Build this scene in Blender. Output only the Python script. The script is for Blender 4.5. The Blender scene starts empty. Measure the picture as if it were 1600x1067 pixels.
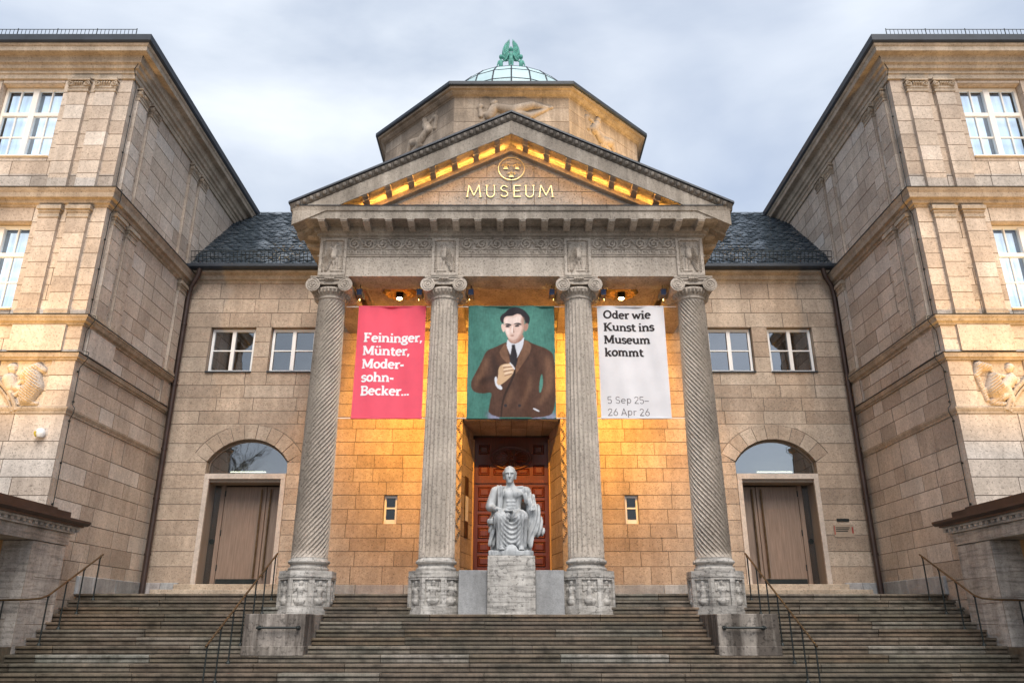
import bpy, math, random
import numpy as np
from mathutils import Vector

PI = math.pi
S = bpy.context.scene
COL = S.collection

# ------------------------------------------------------------------ camera, sky, sun, exposure
EYE = 1.75
cam_d = bpy.data.cameras.new('camera')
cam_d.sensor_width = 36.0
cam_d.lens = 36.0 * 1200.0 / 1600.0
cam_d.clip_start = 0.1
cam_d.clip_end = 5000
cam = bpy.data.objects.new('camera', cam_d)
COL.objects.link(cam)
cam.location = (0, 0, EYE)
cam.rotation_euler = (math.radians(90 + 20.2), 0, 0)
cam_d.shift_x = 0.0006
S.camera = cam

SUN_EL, SUN_AZ = 52.0, 10.0       # soft daylight from behind the camera, a little from the right
w = bpy.data.worlds.new('World'); S.world = w; w.use_nodes = True
nt = w.node_tree; nt.nodes.clear()
def wn(t): return nt.nodes.new(t)
out = wn('ShaderNodeOutputWorld'); bg = wn('ShaderNodeBackground')
sky = wn('ShaderNodeTexSky'); sky.sky_type = 'NISHITA'; sky.sun_disc = False
sky.sun_elevation = math.radians(SUN_EL); sky.sun_rotation = math.radians(180 - SUN_AZ)
sky.air_density = 1.0; sky.dust_density = 2.0
sc = wn('ShaderNodeVectorMath'); sc.operation = 'SCALE'; sc.inputs['Scale'].default_value = 0.085
nt.links.new(sky.outputs[0], sc.inputs[0])
tc = wn('ShaderNodeTexCoord')
mp = wn('ShaderNodeMapping'); mp.inputs['Scale'].default_value = (1.0, 1.0, 2.2)
mp.inputs['Rotation'].default_value = (0.0, 0.35, 0.5)
mp.inputs['Location'].default_value = (0.3, 0.1, 0.2)
nt.links.new(tc.outputs['Generated'], mp.inputs[0])
n1 = wn('ShaderNodeTexNoise'); n1.inputs['Scale'].default_value = 1.9; n1.inputs['Detail'].default_value = 7; n1.inputs['Roughness'].default_value = 0.52
n1.inputs['Distortion'].default_value = 0.3
nt.links.new(mp.outputs[0], n1.inputs['Vector'])
r1 = wn('ShaderNodeValToRGB')
r1.color_ramp.elements[0].position = 0.36; r1.color_ramp.elements[0].color = (0.225, 0.26, 0.32, 1)
r1.color_ramp.elements[1].position = 0.64; r1.color_ramp.elements[1].color = (0.405, 0.43, 0.465, 1)
nt.links.new(n1.outputs['Fac'], r1.inputs[0])
n2 = wn('ShaderNodeTexNoise'); n2.inputs['Scale'].default_value = 1.25; n2.inputs['Detail'].default_value = 5
mp2 = wn('ShaderNodeMapping'); mp2.inputs['Location'].default_value = (3.1, 1.7, 0.4)
nt.links.new(tc.outputs['Generated'], mp2.inputs[0]); nt.links.new(mp2.outputs[0], n2.inputs['Vector'])
r2 = wn('ShaderNodeValToRGB')
r2.color_ramp.elements[0].position = 0.40; r2.color_ramp.elements[0].color = (0.50, 0.50, 0.50, 1)
r2.color_ramp.elements[1].position = 0.60; r2.color_ramp.elements[1].color = (1, 1, 1, 1)
nt.links.new(n2.outputs['Fac'], r2.inputs[0])
mx = wn('ShaderNodeMix'); mx.data_type = 'RGBA'
nt.links.new(r2.outputs[0], mx.inputs['Factor'])
nt.links.new(sc.outputs[0], mx.inputs['A']); nt.links.new(r1.outputs[0], mx.inputs['B'])
nt.links.new(mx.outputs['Result'], bg.inputs['Color']); bg.inputs['Strength'].default_value = 1.0
nt.links.new(bg.outputs[0], out.inputs[0])

sd = bpy.data.lights.new('sun', 'SUN'); sd.energy = 1.5; sd.angle = math.radians(36); sd.color = (1.0, 0.95, 0.88)
so = bpy.data.objects.new('sun', sd); COL.objects.link(so)
so.rotation_euler = (math.radians(90 - SUN_EL), 0, math.radians(SUN_AZ))
so.location = (0, -20, 40)

S.view_settings.view_transform = 'Standard'; S.view_settings.look = 'None'
S.view_settings.exposure = 1.32; S.view_settings.gamma = 1.0
S.render.engine = 'CYCLES'
S.cycles.use_denoising = True
S.cycles.max_bounces = 6; S.cycles.diffuse_bounces = 3; S.cycles.transparent_max_bounces = 6
S.cycles.caustics_reflective = False; S.cycles.caustics_refractive = False
S.cycles.sample_clamp_indirect = 4.0

# ------------------------------------------------------------------ materials
MATS = {}
def mat_new(name):
    m = bpy.data.materials.new(name); m.use_nodes = True
    t = m.node_tree; b = t.nodes['Principled BSDF']; MATS[name] = m
    return m, t, b
def nd(t, typ, **kw):
    n = t.nodes.new(typ)
    for k, v in kw.items():
        if k in n.inputs: n.inputs[k].default_value = v
        else: setattr(n, k, v)
    return n
def noise(t, vec, scale, detail=4, rough=0.55, stretch=None):
    if stretch:
        m = nd(t, 'ShaderNodeMapping'); m.inputs['Scale'].default_value = stretch
        t.links.new(vec, m.inputs[0]); vec = m.outputs[0]
    n = nd(t, 'ShaderNodeTexNoise'); n.inputs['Scale'].default_value = scale
    n.inputs['Detail'].default_value = detail; n.inputs['Roughness'].default_value = rough
    t.links.new(vec, n.inputs['Vector'])
    return n.outputs['Fac']
def ramp(t, fac, stops):
    r = nd(t, 'ShaderNodeValToRGB'); e = r.color_ramp.elements
    while len(e) < len(stops): e.new(0.5)
    for i, (p, c) in enumerate(stops):
        e[i].position = p
        e[i].color = (c, c, c, 1) if not isinstance(c, (tuple, list)) else (*c, 1)
    t.links.new(fac, r.inputs[0]); return r.outputs[0]
def mixc(t, a, b, fac=1.0, mode='MULTIPLY'):
    m = nd(t, 'ShaderNodeMix'); m.data_type = 'RGBA'; m.blend_type = mode
    if hasattr(fac, 'is_linked') or hasattr(fac, 'links'): t.links.new(fac, m.inputs['Factor'])
    else: m.inputs['Factor'].default_value = fac
    for s, x in (('A', a), ('B', b)):
        if isinstance(x, tuple): m.inputs[s].default_value = (*x, 1)
        else: t.links.new(x, m.inputs[s])
    return m.outputs['Result']
def bump(t, b, h, strength=0.4, dist=0.02):
    n = nd(t, 'ShaderNodeBump'); n.inputs['Strength'].default_value = strength; n.inputs['Distance'].default_value = dist
    t.links.new(h, n.inputs['Height']); t.links.new(n.outputs[0], b.inputs['Normal'])
def stone_mat(name, tones, pits=0.5, pit_scale=26, rough=0.85, streak=0.0, mott=0.35, stain=(0.5, 0.48, 0.46), stain_amt=0.5):
    m, t, b = mat_new(name)
    pos = nd(t, 'ShaderNodeNewGeometry').outputs['Position']
    rnd = nd(t, 'ShaderNodeObjectInfo').outputs['Random']
    c = ramp(t, rnd, [(i / (len(tones) - 1), k) for i, k in enumerate(tones)])
    big = noise(t, pos, 1.1, 5)
    c = mixc(t, c, ramp(t, big, [(0.3, 1 - mott), (0.7, 1 + mott * 0.45)]))
    fine = noise(t, pos, 11, 6, 0.7)
    c = mixc(t, c, ramp(t, fine, [(0.28, 0.80), (0.72, 1.16)]))
    p = noise(t, pos, pit_scale, 3, 0.6)
    pm = ramp(t, p, [(0.33, 1 - pits), (0.45, 1.0)])
    c = mixc(t, c, pm)
    st = noise(t, pos, 1.1, 7, 0.68, (2.2, 2.2, 0.22))
    c = mixc(t, c, ramp(t, st, [(0.46, stain), (0.60, (1, 1, 1))]), stain_amt)
    if streak:
        s = noise(t, pos, 5.0, 5, 0.7, (0.25, 0.25, 2.8))
        c = mixc(t, c, ramp(t, s, [(0.38, 1 - streak), (0.52, 1.0)]))
    t.links.new(c, b.inputs['Base Color']); b.inputs['Roughness'].default_value = rough
    b.inputs['Specular IOR Level'].default_value = 0.25
    a = nd(t, 'ShaderNodeMath', operation='MULTIPLY'); t.links.new(fine, a.inputs[0]); t.links.new(pm, a.inputs[1])
    bump(t, b, a.outputs[0], 0.55, 0.02)
    return m
def plain(name, col, rough=0.6, metal=0.0, var=0.15, scale=6.0, spec=0.4, bmp=0.0, stretch=None):
    m, t, b = mat_new(name)
    pos = nd(t, 'ShaderNodeNewGeometry').outputs['Position']
    n = noise(t, pos, scale, 5, 0.6, stretch)
    c = mixc(t, (col[0], col[1], col[2]), ramp(t, n, [(0.25, 1 - var), (0.75, 1 + var)]))
    t.links.new(c, b.inputs['Base Color'])
    b.inputs['Roughness'].default_value = rough; b.inputs['Metallic'].default_value = metal
    b.inputs['Specular IOR Level'].default_value = spec
    if bmp: bump(t, b, n, bmp, 0.01)
    return m

M_SAND = stone_mat('sandstone', [(0.42, 0.325, 0.25), (0.49, 0.38, 0.29), (0.52, 0.405, 0.31), (0.53, 0.42, 0.325), (0.57, 0.465, 0.37)], pits=0.45, mott=0.22, stain_amt=0.30)
M_WING = stone_mat('wing_sandstone', [(0.46, 0.375, 0.305), (0.55, 0.445, 0.36), (0.59, 0.485, 0.395), (0.61, 0.51, 0.42), (0.62, 0.52, 0.435), (0.70, 0.62, 0.545)], pits=0.4, mott=0.20, stain_amt=0.28)
M_PORT = stone_mat('portico_stone', [(0.50, 0.43, 0.36), (0.53, 0.46, 0.39)], pits=0.45, pit_scale=22, mott=0.25, stain_amt=0.35)
M_TRIM = stone_mat('trim_stone', [(0.44, 0.35, 0.265), (0.49, 0.395, 0.30), (0.51, 0.42, 0.33)], pits=0.4, mott=0.25, stain_amt=0.4)
M_SOOT = stone_mat('sooty_stone', [(0.21, 0.185, 0.16), (0.24, 0.21, 0.18)], pits=0.4)
M_CORN = stone_mat('weathered_cornice_stone', [(0.37, 0.32, 0.265), (0.41, 0.355, 0.295)], pits=0.45, mott=0.3, stain_amt=0.6)
M_DRUM = stone_mat('drum_stone', [(0.36, 0.285, 0.22), (0.43, 0.345, 0.265), (0.45, 0.36, 0.28), (0.50, 0.41, 0.325)], pits=0.35)
M_TRAV = stone_mat('travertine', [(0.50, 0.47, 0.43), (0.57, 0.54, 0.50)], pits=0.5, pit_scale=16, streak=0.45, rough=0.75)
M_PLIN = stone_mat('grey_marble', [(0.40, 0.41, 0.42), (0.50, 0.51, 0.52), (0.46, 0.42, 0.41)], pits=0.2, rough=0.6)
M_SLAB = stone_mat('grey_granite', [(0.33, 0.33, 0.33), (0.37, 0.37, 0.37)], pits=0.25, pit_scale=40, rough=0.6, stain_amt=0.2)
M_PORCH = stone_mat('veined_travertine', [(0.52, 0.46, 0.40), (0.60, 0.55, 0.50)], pits=0.3, streak=0.35)
M_MORT = plain('mortar', (0.22, 0.175, 0.14), 0.95)
M_SEAM = stone_mat('weathered_cheek_stone', [(0.30, 0.265, 0.23), (0.34, 0.30, 0.265)], pits=0.5, pit_scale=14, mott=0.5, stain=(0.25, 0.23, 0.22), stain_amt=0.9)

def step_mat():
    m, t, b = mat_new('worn_step_stone')
    pos = nd(t, 'ShaderNodeNewGeometry').outputs['Position']
    rnd = nd(t, 'ShaderNodeObjectInfo').outputs['Random']
    c = ramp(t, rnd, [(0.0, (0.17, 0.125, 0.088)), (0.35, (0.12, 0.10, 0.08)), (0.6, (0.16, 0.13, 0.10)), (0.8, (0.14, 0.12, 0.098)), (0.93, (0.20, 0.18, 0.155)), (1.0, (0.27, 0.27, 0.26))])
    n = noise(t, pos, 2.2, 6, 0.7, (1.6, 1, 2.6))
    c = mixc(t, c, ramp(t, n, [(0.34, (0.42, 0.40, 0.37)), (0.52, (1, 1, 1)), (0.72, (1.2, 1.17, 1.12))]))
    n2 = noise(t, pos, 9, 6, 0.75, (2.5, 1, 0.4))
    c = mixc(t, c, ramp(t, n2, [(0.30, 0.60), (0.6, 1.10)]))
    n3 = noise(t, pos, 0.8, 4, 0.6)
    c = mixc(t, c, ramp(t, n3, [(0.40, (0.74, 0.74, 0.66)), (0.6, (1.1, 1.02, 0.94))]))
    t.links.new(c, b.inputs['Base Color'])
    rr = ramp(t, n, [(0.3, 0.38), (0.7, 0.75)]); t.links.new(rr, b.inputs['Roughness'])
    bump(t, b, n2, 0.5, 0.01)
    return m
M_STEP = step_mat()

M_LEAD = plain('dark_lead', (0.028, 0.034, 0.045), 0.55, 0.0, 0.35, 3)
M_SLATE = plain('slate', (0.060, 0.076, 0.092), 0.18, 0.0, 0.5, 7, 0.6)
M_COPPER = plain('brown_copper', (0.075, 0.052, 0.046), 0.38, 0.5, 0.3, 2.5)
M_PATINA = plain('green_patina', (0.075, 0.27, 0.215), 0.6, 0.1, 0.45, 5, bmp=0.3)
M_IRON = plain('dark_iron', (0.022, 0.026, 0.025), 0.5, 0.4, 0.3, 9)
M_BRONZE = plain('worn_bronze', (0.13, 0.085, 0.045), 0.42, 0.7, 0.4, 8)
M_WHITE = plain('white_paint', (0.80, 0.79, 0.78), 0.45, 0.0, 0.06, 4)
M_CREAM = plain('pale_window_frame', (0.78, 0.74, 0.68), 0.45, 0.0, 0.06, 4)
M_GOLD = plain('gilded', (0.72, 0.54, 0.26), 0.42, 1.0, 0.15, 9)
M_GILT = plain('gilt_plaster', (0.60, 0.36, 0.10), 0.45, 0.5, 0.3, 14)
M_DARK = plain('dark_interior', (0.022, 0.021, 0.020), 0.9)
M_CORE = plain('rough_backing', (0.10, 0.085, 0.07), 0.95)
M_ROOM = plain('room_plaster', (0.30, 0.28, 0.25), 0.9)
M_NAVY = plain('navy_housing', (0.035, 0.055, 0.12), 0.4, 0.2)
M_STATUE = None
M_ASPH = plain('pale_forecourt_paving', (0.22, 0.205, 0.19), 0.85, 0, 0.3, 3, bmp=0.2)
M_FRAME = stone_mat('pale_stone_frame', [(0.58, 0.49, 0.42), (0.62, 0.53, 0.46)], pits=0.15, mott=0.15, stain_amt=0.2)
M_ORN = plain('warm_lit_plaster', (0.55, 0.36, 0.19), 0.85, 0, 0.15, 3)  # ochre tone puts the warm light inside the porches into the colour

def statue_mat():
    m, t, b = mat_new('weathered_marble')
    pos = nd(t, 'ShaderNodeNewGeometry').outputs['Position']
    n = noise(t, pos, 4.5, 7, 0.68, (1.7, 1.7, 0.45))
    c = ramp(t, n, [(0.34, (0.12, 0.125, 0.13)), (0.47, (0.33, 0.34, 0.345)), (0.7, (0.47, 0.48, 0.485))])
    t.links.new(c, b.inputs['Base Color']); b.inputs['Roughness'].default_value = 0.6
    return m
M_STATUE = statue_mat()

def wood_mat(name, c0, c1, rough, scale=3.0, coat=0.0):
    m, t, b = mat_new(name)
    pos = nd(t, 'ShaderNodeNewGeometry').outputs['Position']
    n = noise(t, pos, scale, 6, 0.65, (9, 9, 0.5))
    t.links.new(ramp(t, n, [(0.3, c0), (0.7, c1)]), b.inputs['Base Color'])
    b.inputs['Roughness'].default_value = rough; b.inputs['Coat Weight'].default_value = coat
    b.inputs['Coat Roughness'].default_value = 0.15
    bump(t, b, n, 0.15, 0.005)
    return m
M_OAK = wood_mat('brown_oak', (0.16, 0.11, 0.08), (0.27, 0.19, 0.145), 0.5)
M_OAKF = wood_mat('oak_frame', (0.26, 0.20, 0.155), (0.34, 0.27, 0.21), 0.5)
M_MAHO = wood_mat('mahogany', (0.060, 0.012, 0.007), (0.125, 0.026, 0.013), 0.35, coat=0.3)

def glass_mat(name, tint=(0.9, 0.95, 1.0), refl=0.12):
    m, t, b = mat_new(name); t.nodes.remove(b)
    o = t.nodes['Material Output']
    tr = nd(t, 'ShaderNodeBsdfTransparent'); tr.inputs[0].default_value = (*tint, 1)
    gl = nd(t, 'ShaderNodeBsdfGlossy'); gl.inputs['Roughness'].default_value = 0.02
    pos = nd(t, 'ShaderNodeNewGeometry').outputs['Position']
    bn = nd(t, 'ShaderNodeBump'); bn.inputs['Strength'].default_value = 0.05; bn.inputs['Distance'].default_value = 0.05
    t.links.new(noise(t, pos, 1.5, 2), bn.inputs['Height']); t.links.new(bn.outputs[0], gl.inputs['Normal'])
    lw = nd(t, 'ShaderNodeLayerWeight'); lw.inputs['Blend'].default_value = 0.5
    pw = nd(t, 'ShaderNodeMath', operation='POWER'); t.links.new(lw.outputs['Facing'], pw.inputs[0]); pw.inputs[1].default_value = 4.0
    ad = nd(t, 'ShaderNodeMath', operation='MULTIPLY_ADD'); t.links.new(pw.outputs[0], ad.inputs[0])
    ad.inputs[1].default_value = 0.9; ad.inputs[2].default_value = refl
    mixs = nd(t, 'ShaderNodeMixShader'); t.links.new(ad.outputs[0], mixs.inputs[0])
    t.links.new(tr.outputs[0], mixs.inputs[1]); t.links.new(gl.outputs[0], mixs.inputs[2])
    t.links.new(mixs.outputs[0], o.inputs[0]); return m
M_GLASS = glass_mat('window_glass', refl=0.08)
M_DGLASS = glass_mat('dark_glass', (0.55, 0.6, 0.62), 0.32)
M_BGLASS = glass_mat('black_glass', (0.4, 0.42, 0.45), 0.06)
M_SKYGL = plain('opaque_sky_pane', (0.46, 0.60, 0.62), 0.40, 0.0, 0.10, 1.5, 0.3)  # opaque panes; pale sky behind the clear dome is put into their colour
def emis(name, col, strength):
    m, t, b = mat_new(name)
    b.inputs['Base Color'].default_value = (*col, 1); b.inputs['Emission Color'].default_value = (*col, 1)
    b.inputs['Emission Strength'].default_value = strength; return m
M_BULB = emis('lamp_bulb', (1.0, 0.66, 0.24), 45)
M_STRIP = emis('warm_light_strip', (1.0, 0.50, 0.09), 26)
M_STRIP2 = emis('warm_light_strip_edge', (1.0, 0.50, 0.09), 26)
def blind_mat():
    m, t, b = mat_new('lit_white_blind')
    pos = nd(t, 'ShaderNodeNewGeometry').outputs['Position']
    n = noise(t, pos, 1.0, 3, 0.5, (7, 7, 0.25)); n2 = noise(t, pos, 1.2, 3, 0.5)  # upright bands put fold shading into the colour; room light is added as glow
    c = mixc(t, ramp(t, n, [(0.35, (0.52, 0.60, 0.68)), (0.62, (0.80, 0.87, 0.95))]), ramp(t, n2, [(0.3, 0.8), (0.7, 1.1)]))
    t.links.new(c, b.inputs['Base Color']); t.links.new(c, b.inputs['Emission Color']); b.inputs['Emission Strength'].default_value = 0.36
    return m
M_BLIND = blind_mat()
M_TUBE = emis('interior_light_tube', (1.0, 0.9, 0.6), 3)
def cloth(name, col, trans=0.25, var=0.06, brush=0.0):
    m, t, b = mat_new(name)
    pos = nd(t, 'ShaderNodeNewGeometry').outputs['Position']
    n = noise(t, pos, 1.6, 5, 0.6)
    c = mixc(t, col, ramp(t, n, [(0.3, 1 - var), (0.7, 1 + var)]))
    if brush:
        n2 = noise(t, pos, 7.0, 8, 0.75, (1.0, 1.0, 0.45)); c = mixc(t, c, ramp(t, n2, [(0.3, 1 - brush), (0.7, 1 + brush)]))
    t.links.new(c, b.inputs['Base Color']); b.inputs['Roughness'].default_value = 0.7
    b.inputs['Specular IOR Level'].default_value = 0.2
    tl = nd(t, 'ShaderNodeBsdfTranslucent'); t.links.new(c, tl.inputs[0])
    ms = nd(t, 'ShaderNodeMixShader'); ms.inputs[0].default_value = trans
    t.links.new(b.outputs[0], ms.inputs[1]); t.links.new(tl.outputs[0], ms.inputs[2])
    t.links.new(ms.outputs[0], t.nodes['Material Output'].inputs[0]); return m

# ------------------------------------------------------------------ mesh helpers
def link(name, me, parent=None):
    o = bpy.data.objects.new(name, me); COL.objects.link(o)
    if parent is not None: o.parent = parent
    return o
def empty(name, parent=None):
    o = bpy.data.objects.new(name, None); COL.objects.link(o); o.empty_display_size = 0.2
    if parent is not None: o.parent = parent
    return o
def tag(o, label=None, cat=None, group=None, kind=None):
    if label: o['label'] = label
    if cat: o['category'] = cat
    if group: o['group'] = group
    if kind: o['kind'] = kind
    return o
def mesh(name, v, f, mats, parent=None, smooth=False, mi=None):
    me = bpy.data.meshes.new(name)
    me.from_pydata([tuple(map(float, p)) for p in v], [], f)
    if not isinstance(mats, (list, tuple)): mats = [mats]
    for m in mats: me.materials.append(m)
    if mi is not None: me.polygons.foreach_set('material_index', mi)
    if smooth: me.polygons.foreach_set('use_smooth', [True] * len(me.polygons))
    me.update()
    return link(name, me, parent)

class MB:
    def __init__(s, mx=1): s.v = []; s.f = []; s.m = []; s.mx = mx
    def add(s, vs, fs, mi=0):
        k = len(s.v); s.v += [tuple(p) for p in vs]
        for f in fs: s.f.append(tuple(i + k for i in f)); s.m.append(mi)
        return s
    def box(s, x0, x1, y0, y1, z0, z1, mi=0):
        v = [(x, y, z) for z in (z0, z1) for y in (y0, y1) for x in (x0, x1)]
        return s.add(v, [(0, 2, 3, 1), (4, 5, 7, 6), (0, 1, 5, 4), (2, 6, 7, 3), (0, 4, 6, 2), (1, 3, 7, 5)], mi)
    def cbox(s, x0, x1, y0, y1, z0, z1, c=0.01, mi=0):       # box with chamfered vertical and top edges
        P = [(x0 + c, y0), (x1 - c, y0), (x1, y0 + c), (x1, y1 - c), (x1 - c, y1), (x0 + c, y1), (x0, y1 - c), (x0, y0 + c)]
        Q = [(min(max(x, x0 + c), x1 - c), min(max(y, y0 + c), y1 - c)) for x, y in P]
        v = [(x, y, z0) for x, y in P] + [(x, y, z1 - c) for x, y in P] + [(x, y, z1) for x, y in Q]
        f = [tuple(range(7, -1, -1)), tuple(range(16, 24))]
        for i in range(8):
            j = (i + 1) % 8; f += [(i, j, 8 + j, 8 + i), (8 + i, 8 + j, 16 + j, 16 + i)]
        return s.add(v, f, mi)
    def prism(s, poly, fn, a, b, mi=0):                      # poly in 2D, fn(p, q, t) -> xyz, extruded t=a..b
        n = len(poly)
        v = [fn(p, q, a) for p, q in poly] + [fn(p, q, b) for p, q in poly]
        f = [tuple(range(n - 1, -1, -1)), tuple(range(n, 2 * n))] + [(i, (i + 1) % n, n + (i + 1) % n, n + i) for i in range(n)]
        return s.add(v, f, mi)
    def lathe(s, prof, cx, cy, n=32, mi=0, a0=0.0, a1=2 * PI, closed=True):
        k = n if closed else n + 1
        v = []
        for r, z in prof:
            for i in range(k):
                a = a0 + (a1 - a0) * i / n; v.append((cx + r * math.cos(a), cy + r * math.sin(a), z))
        f = []
        for j in range(len(prof) - 1):
            for i in range(n):
                i2 = (i + 1) % k; f.append((j * k + i, j * k + i2, (j + 1) * k + i2, (j + 1) * k + i))
        if closed:
            f.append(tuple(range(k - 1, -1, -1))); f.append(tuple((len(prof) - 1) * k + i for i in range(k)))
        return s.add(v, f, mi)
    def tube(s, pts, r, n=6, closed=False, mi=0):
        P = [Vector(p) for p in pts]; m = len(P); v = []; f = []
        rr = r if isinstance(r, (list, tuple)) else [r] * m
        up = None
        for i in range(m):
            a = P[(i - 1) % m] if closed or i > 0 else P[i]; b = P[(i + 1) % m] if closed or i < m - 1 else P[i]
            d = (b - a).normalized()
            if up is None: up = d.orthogonal().normalized()
            up = (up - d * up.dot(d))
            up = up.normalized() if up.length > 1e-6 else d.orthogonal().normalized()
            q = d.cross(up)
            for k in range(n):
                t = 2 * PI * k / n; v.append(tuple(P[i] + (up * math.cos(t) + q * math.sin(t)) * rr[i]))
        for i in range(m if closed else m - 1):
            for k in range(n):
                j = (i + 1) % m; k2 = (k + 1) % n; f.append((i * n + k, i * n + k2, j * n + k2, j * n + k))
        if not closed: f.append(tuple(range(n - 1, -1, -1))); f.append(tuple((m - 1) * n + k for k in range(n)))
        return s.add(v, f, mi)
    def sweep(s, prof, path, closed=False, mi=0, cap=True):  # prof (out, z); out = left normal of the travel direction
        P = [Vector((p[0], p[1])) for p in path]; m = len(P); k = len(prof); v = []
        for i in range(m):
            d1 = (P[i] - P[i - 1]).normalized() if (i > 0 or closed) else None
            d2 = (P[(i + 1) % m] - P[i]).normalized() if (i < m - 1 or closed) else None
            if d1 is None: d1 = d2
            if d2 is None: d2 = d1
            a = Vector((-d1.y, d1.x)); b = Vector((-d2.y, d2.x))
            n = (a + b); n = n / max(n.dot(a), 1e-6)
            for o, z in prof: v.append((P[i].x + n.x * o, P[i].y + n.y * o, z))
        f = []
        for i in range(m if closed else m - 1):
            j = (i + 1) % m
            for q in range(k - 1): f.append((i * k + q, j * k + q, j * k + q + 1, i * k + q + 1))
        if cap and not closed: f.append(tuple(range(k))); f.append(tuple((m - 1) * k + q for q in range(k - 1, -1, -1)))
        return s.add(v, f, mi)
    def build(s, name, mats, parent=None, smooth=False):
        v = [(p[0] * s.mx, p[1], p[2]) for p in s.v]
        f = [tuple(reversed(q)) for q in s.f] if s.mx < 0 else s.f
        o = mesh(name, v, f, mats, parent, False, s.m)
        if smooth:
            me = o.data; me.polygons.foreach_set('use_smooth', [True] * len(me.polygons))
            try: me.set_sharp_from_angle(angle=math.radians(38))
            except Exception: pass
        return o

class Frame:                                                 # a plane in the place: u along the wall, z up, d out of it
    def __init__(s, o, u, n): s.o = Vector(o); s.u = Vector(u).normalized(); s.n = Vector(n).normalized()
    def __call__(s, u, z, d=0.0): return s.o + s.u * u + Vector((0, 0, z)) + s.n * d

def inset(poly, c):
    n = len(poly); area = sum(poly[i][0] * poly[(i + 1) % n][1] - poly[(i + 1) % n][0] * poly[i][1] for i in range(n))
    sg = 1 if area > 0 else -1; out = []
    for i in range(n):
        a, b, d = poly[i - 1], poly[i], poly[(i + 1) % n]
        e1 = Vector((b[0] - a[0], b[1] - a[1])); e2 = Vector((d[0] - b[0], d[1] - b[1]))
        if e1.length < 1e-6 or e2.length < 1e-6: out.append(b); continue
        e1.normalize(); e2.normalize()
        n1_ = Vector((-e1.y, e1.x)) * sg; n2_ = Vector((-e2.y, e2.x)) * sg
        q = n1_ + n2_; q = q / max(q.dot(n1_), 0.3)
        out.append((b[0] + q.x * c, b[1] + q.y * c))
    return out
RB = random.Random(5)
def stone(parent, fr, poly, depth=0.25, c=0.009, mats=None, proud=0.004, name='stone', lift=0.0):
    n = len(poly); p = RB.uniform(-proud, proud) + lift; q = inset(poly, c)
    v = [fr(u, z, -depth) for u, z in poly] + [fr(u, z, p - c * 1.6) for u, z in poly] + [fr(u, z, p) for u, z in q]
    f = [tuple(range(2 * n, 3 * n))]; mi = [0]
    for i in range(n):
        j = (i + 1) % n
        f.append((n + i, n + j, 2 * n + j, 2 * n + i)); mi.append(1)
        f.append((i, j, n + j, n + i)); mi.append(0)
    return mesh(name, v, f, mats, parent, False, mi)

def ashlar(parent, fr, u0, u1, zs, openings=(), L=0.95, seed=1, mats=None, depth=0.25, voids=(), name='stone'):
    """courses of single stones; openings: (uc, z0, z1, half-width function)"""
    rg = random.Random(seed)
    rect = lambda a, b, c_, d: [(a, c_), (b, c_), (b, d), (a, d)]
    for ci in range(len(zs) - 1):
        z0, z1 = zs[ci], zs[ci + 1]
        cuts = []
        for (uc, a, b, hw) in openings:
            lo, hi = max(z0, a), min(z1, b)
            if hi - lo < 0.02: continue
            cuts.append((uc, lo, hi, hw))
            wmax = max(hw(lo + 1e-4), hw(hi - 1e-4))
            if z1 - hi > 0.02: stone(parent, fr, rect(uc - hw(hi - 1e-4), uc + hw(hi - 1e-4), hi, z1), depth, mats=mats, name=name)
            if lo - z0 > 0.02: stone(parent, fr, rect(uc - hw(lo + 1e-4), uc + hw(lo + 1e-4), z0, lo), depth, mats=mats, name=name)
        cuts.sort(key=lambda q: q[0])
        spans = []; left = ('v', u0)
        for q in cuts: spans.append((left, ('c', q, -1))); left = ('c', q, 1)
        spans.append((left, ('v', u1)))
        def edge(e, up):
            if e[0] == 'v': pts = [(e[1], z0), (e[1], z1)]
            else:
                uc, lo, hi, hw = e[1]; sg = e[2]
                ks = [lo + (hi - lo) * i / 4 for i in range(5)]
                hs = [hw(min(max(k, lo + 1e-4), hi - 1e-4)) for k in ks]
                if max(hs) - min(hs) < 1e-3: pts = [(uc + sg * hs[0], z0), (uc + sg * hs[0], z1)]
                else:
                    pts = [(uc + sg * h, k) for k, h in zip(ks, hs)]
                    if lo > z0 + 1e-3: pts.insert(0, (pts[0][0], z0))
                    if hi < z1 - 1e-3: pts.append((pts[-1][0], z1))
            return pts if up else pts[::-1]
        for a, b in spans:
            pa = edge(a, True); pb = edge(b, True)
            ua = max(p[0] for p in pa); ub = min(p[0] for p in pb)
            if ub - ua < 0.03 and max(p[0] for p in pb) - min(p[0] for p in pa) < 0.06: continue
            n = max(1, round((ub - ua) / (L * rg.uniform(0.85, 1.2))))
            ks = [ua + (ub - ua) * (i + (rg.uniform(-0.27, 0.27) if n > 1 else 0)) / n for i in range(1, n)]
            prev = a
            for k in ks + [None]:
                nx = b if k is None else ('v', k)
                if voids:
                    c_ = ((max(p[0] for p in edge(prev, True)) + min(p[0] for p in edge(nx, True))) / 2, (z0 + z1) / 2)
                    if any(v[0] < c_[0] < v[1] and v[2] < c_[1] < v[3] for v in voids): prev = nx; continue
                poly = edge(nx, True) + edge(prev, False)
                stone(parent, fr, poly, depth, mats=mats, name=name); prev = nx

def courses(z0, z1, h, seed=0, jit=0.10):
    n = max(1, round((z1 - z0) / h)); rg = random.Random(seed)
    return [z0] + [z0 + (z1 - z0) * (i + rg.uniform(-jit, jit)) / n for i in range(1, n)] + [z1]

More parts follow.
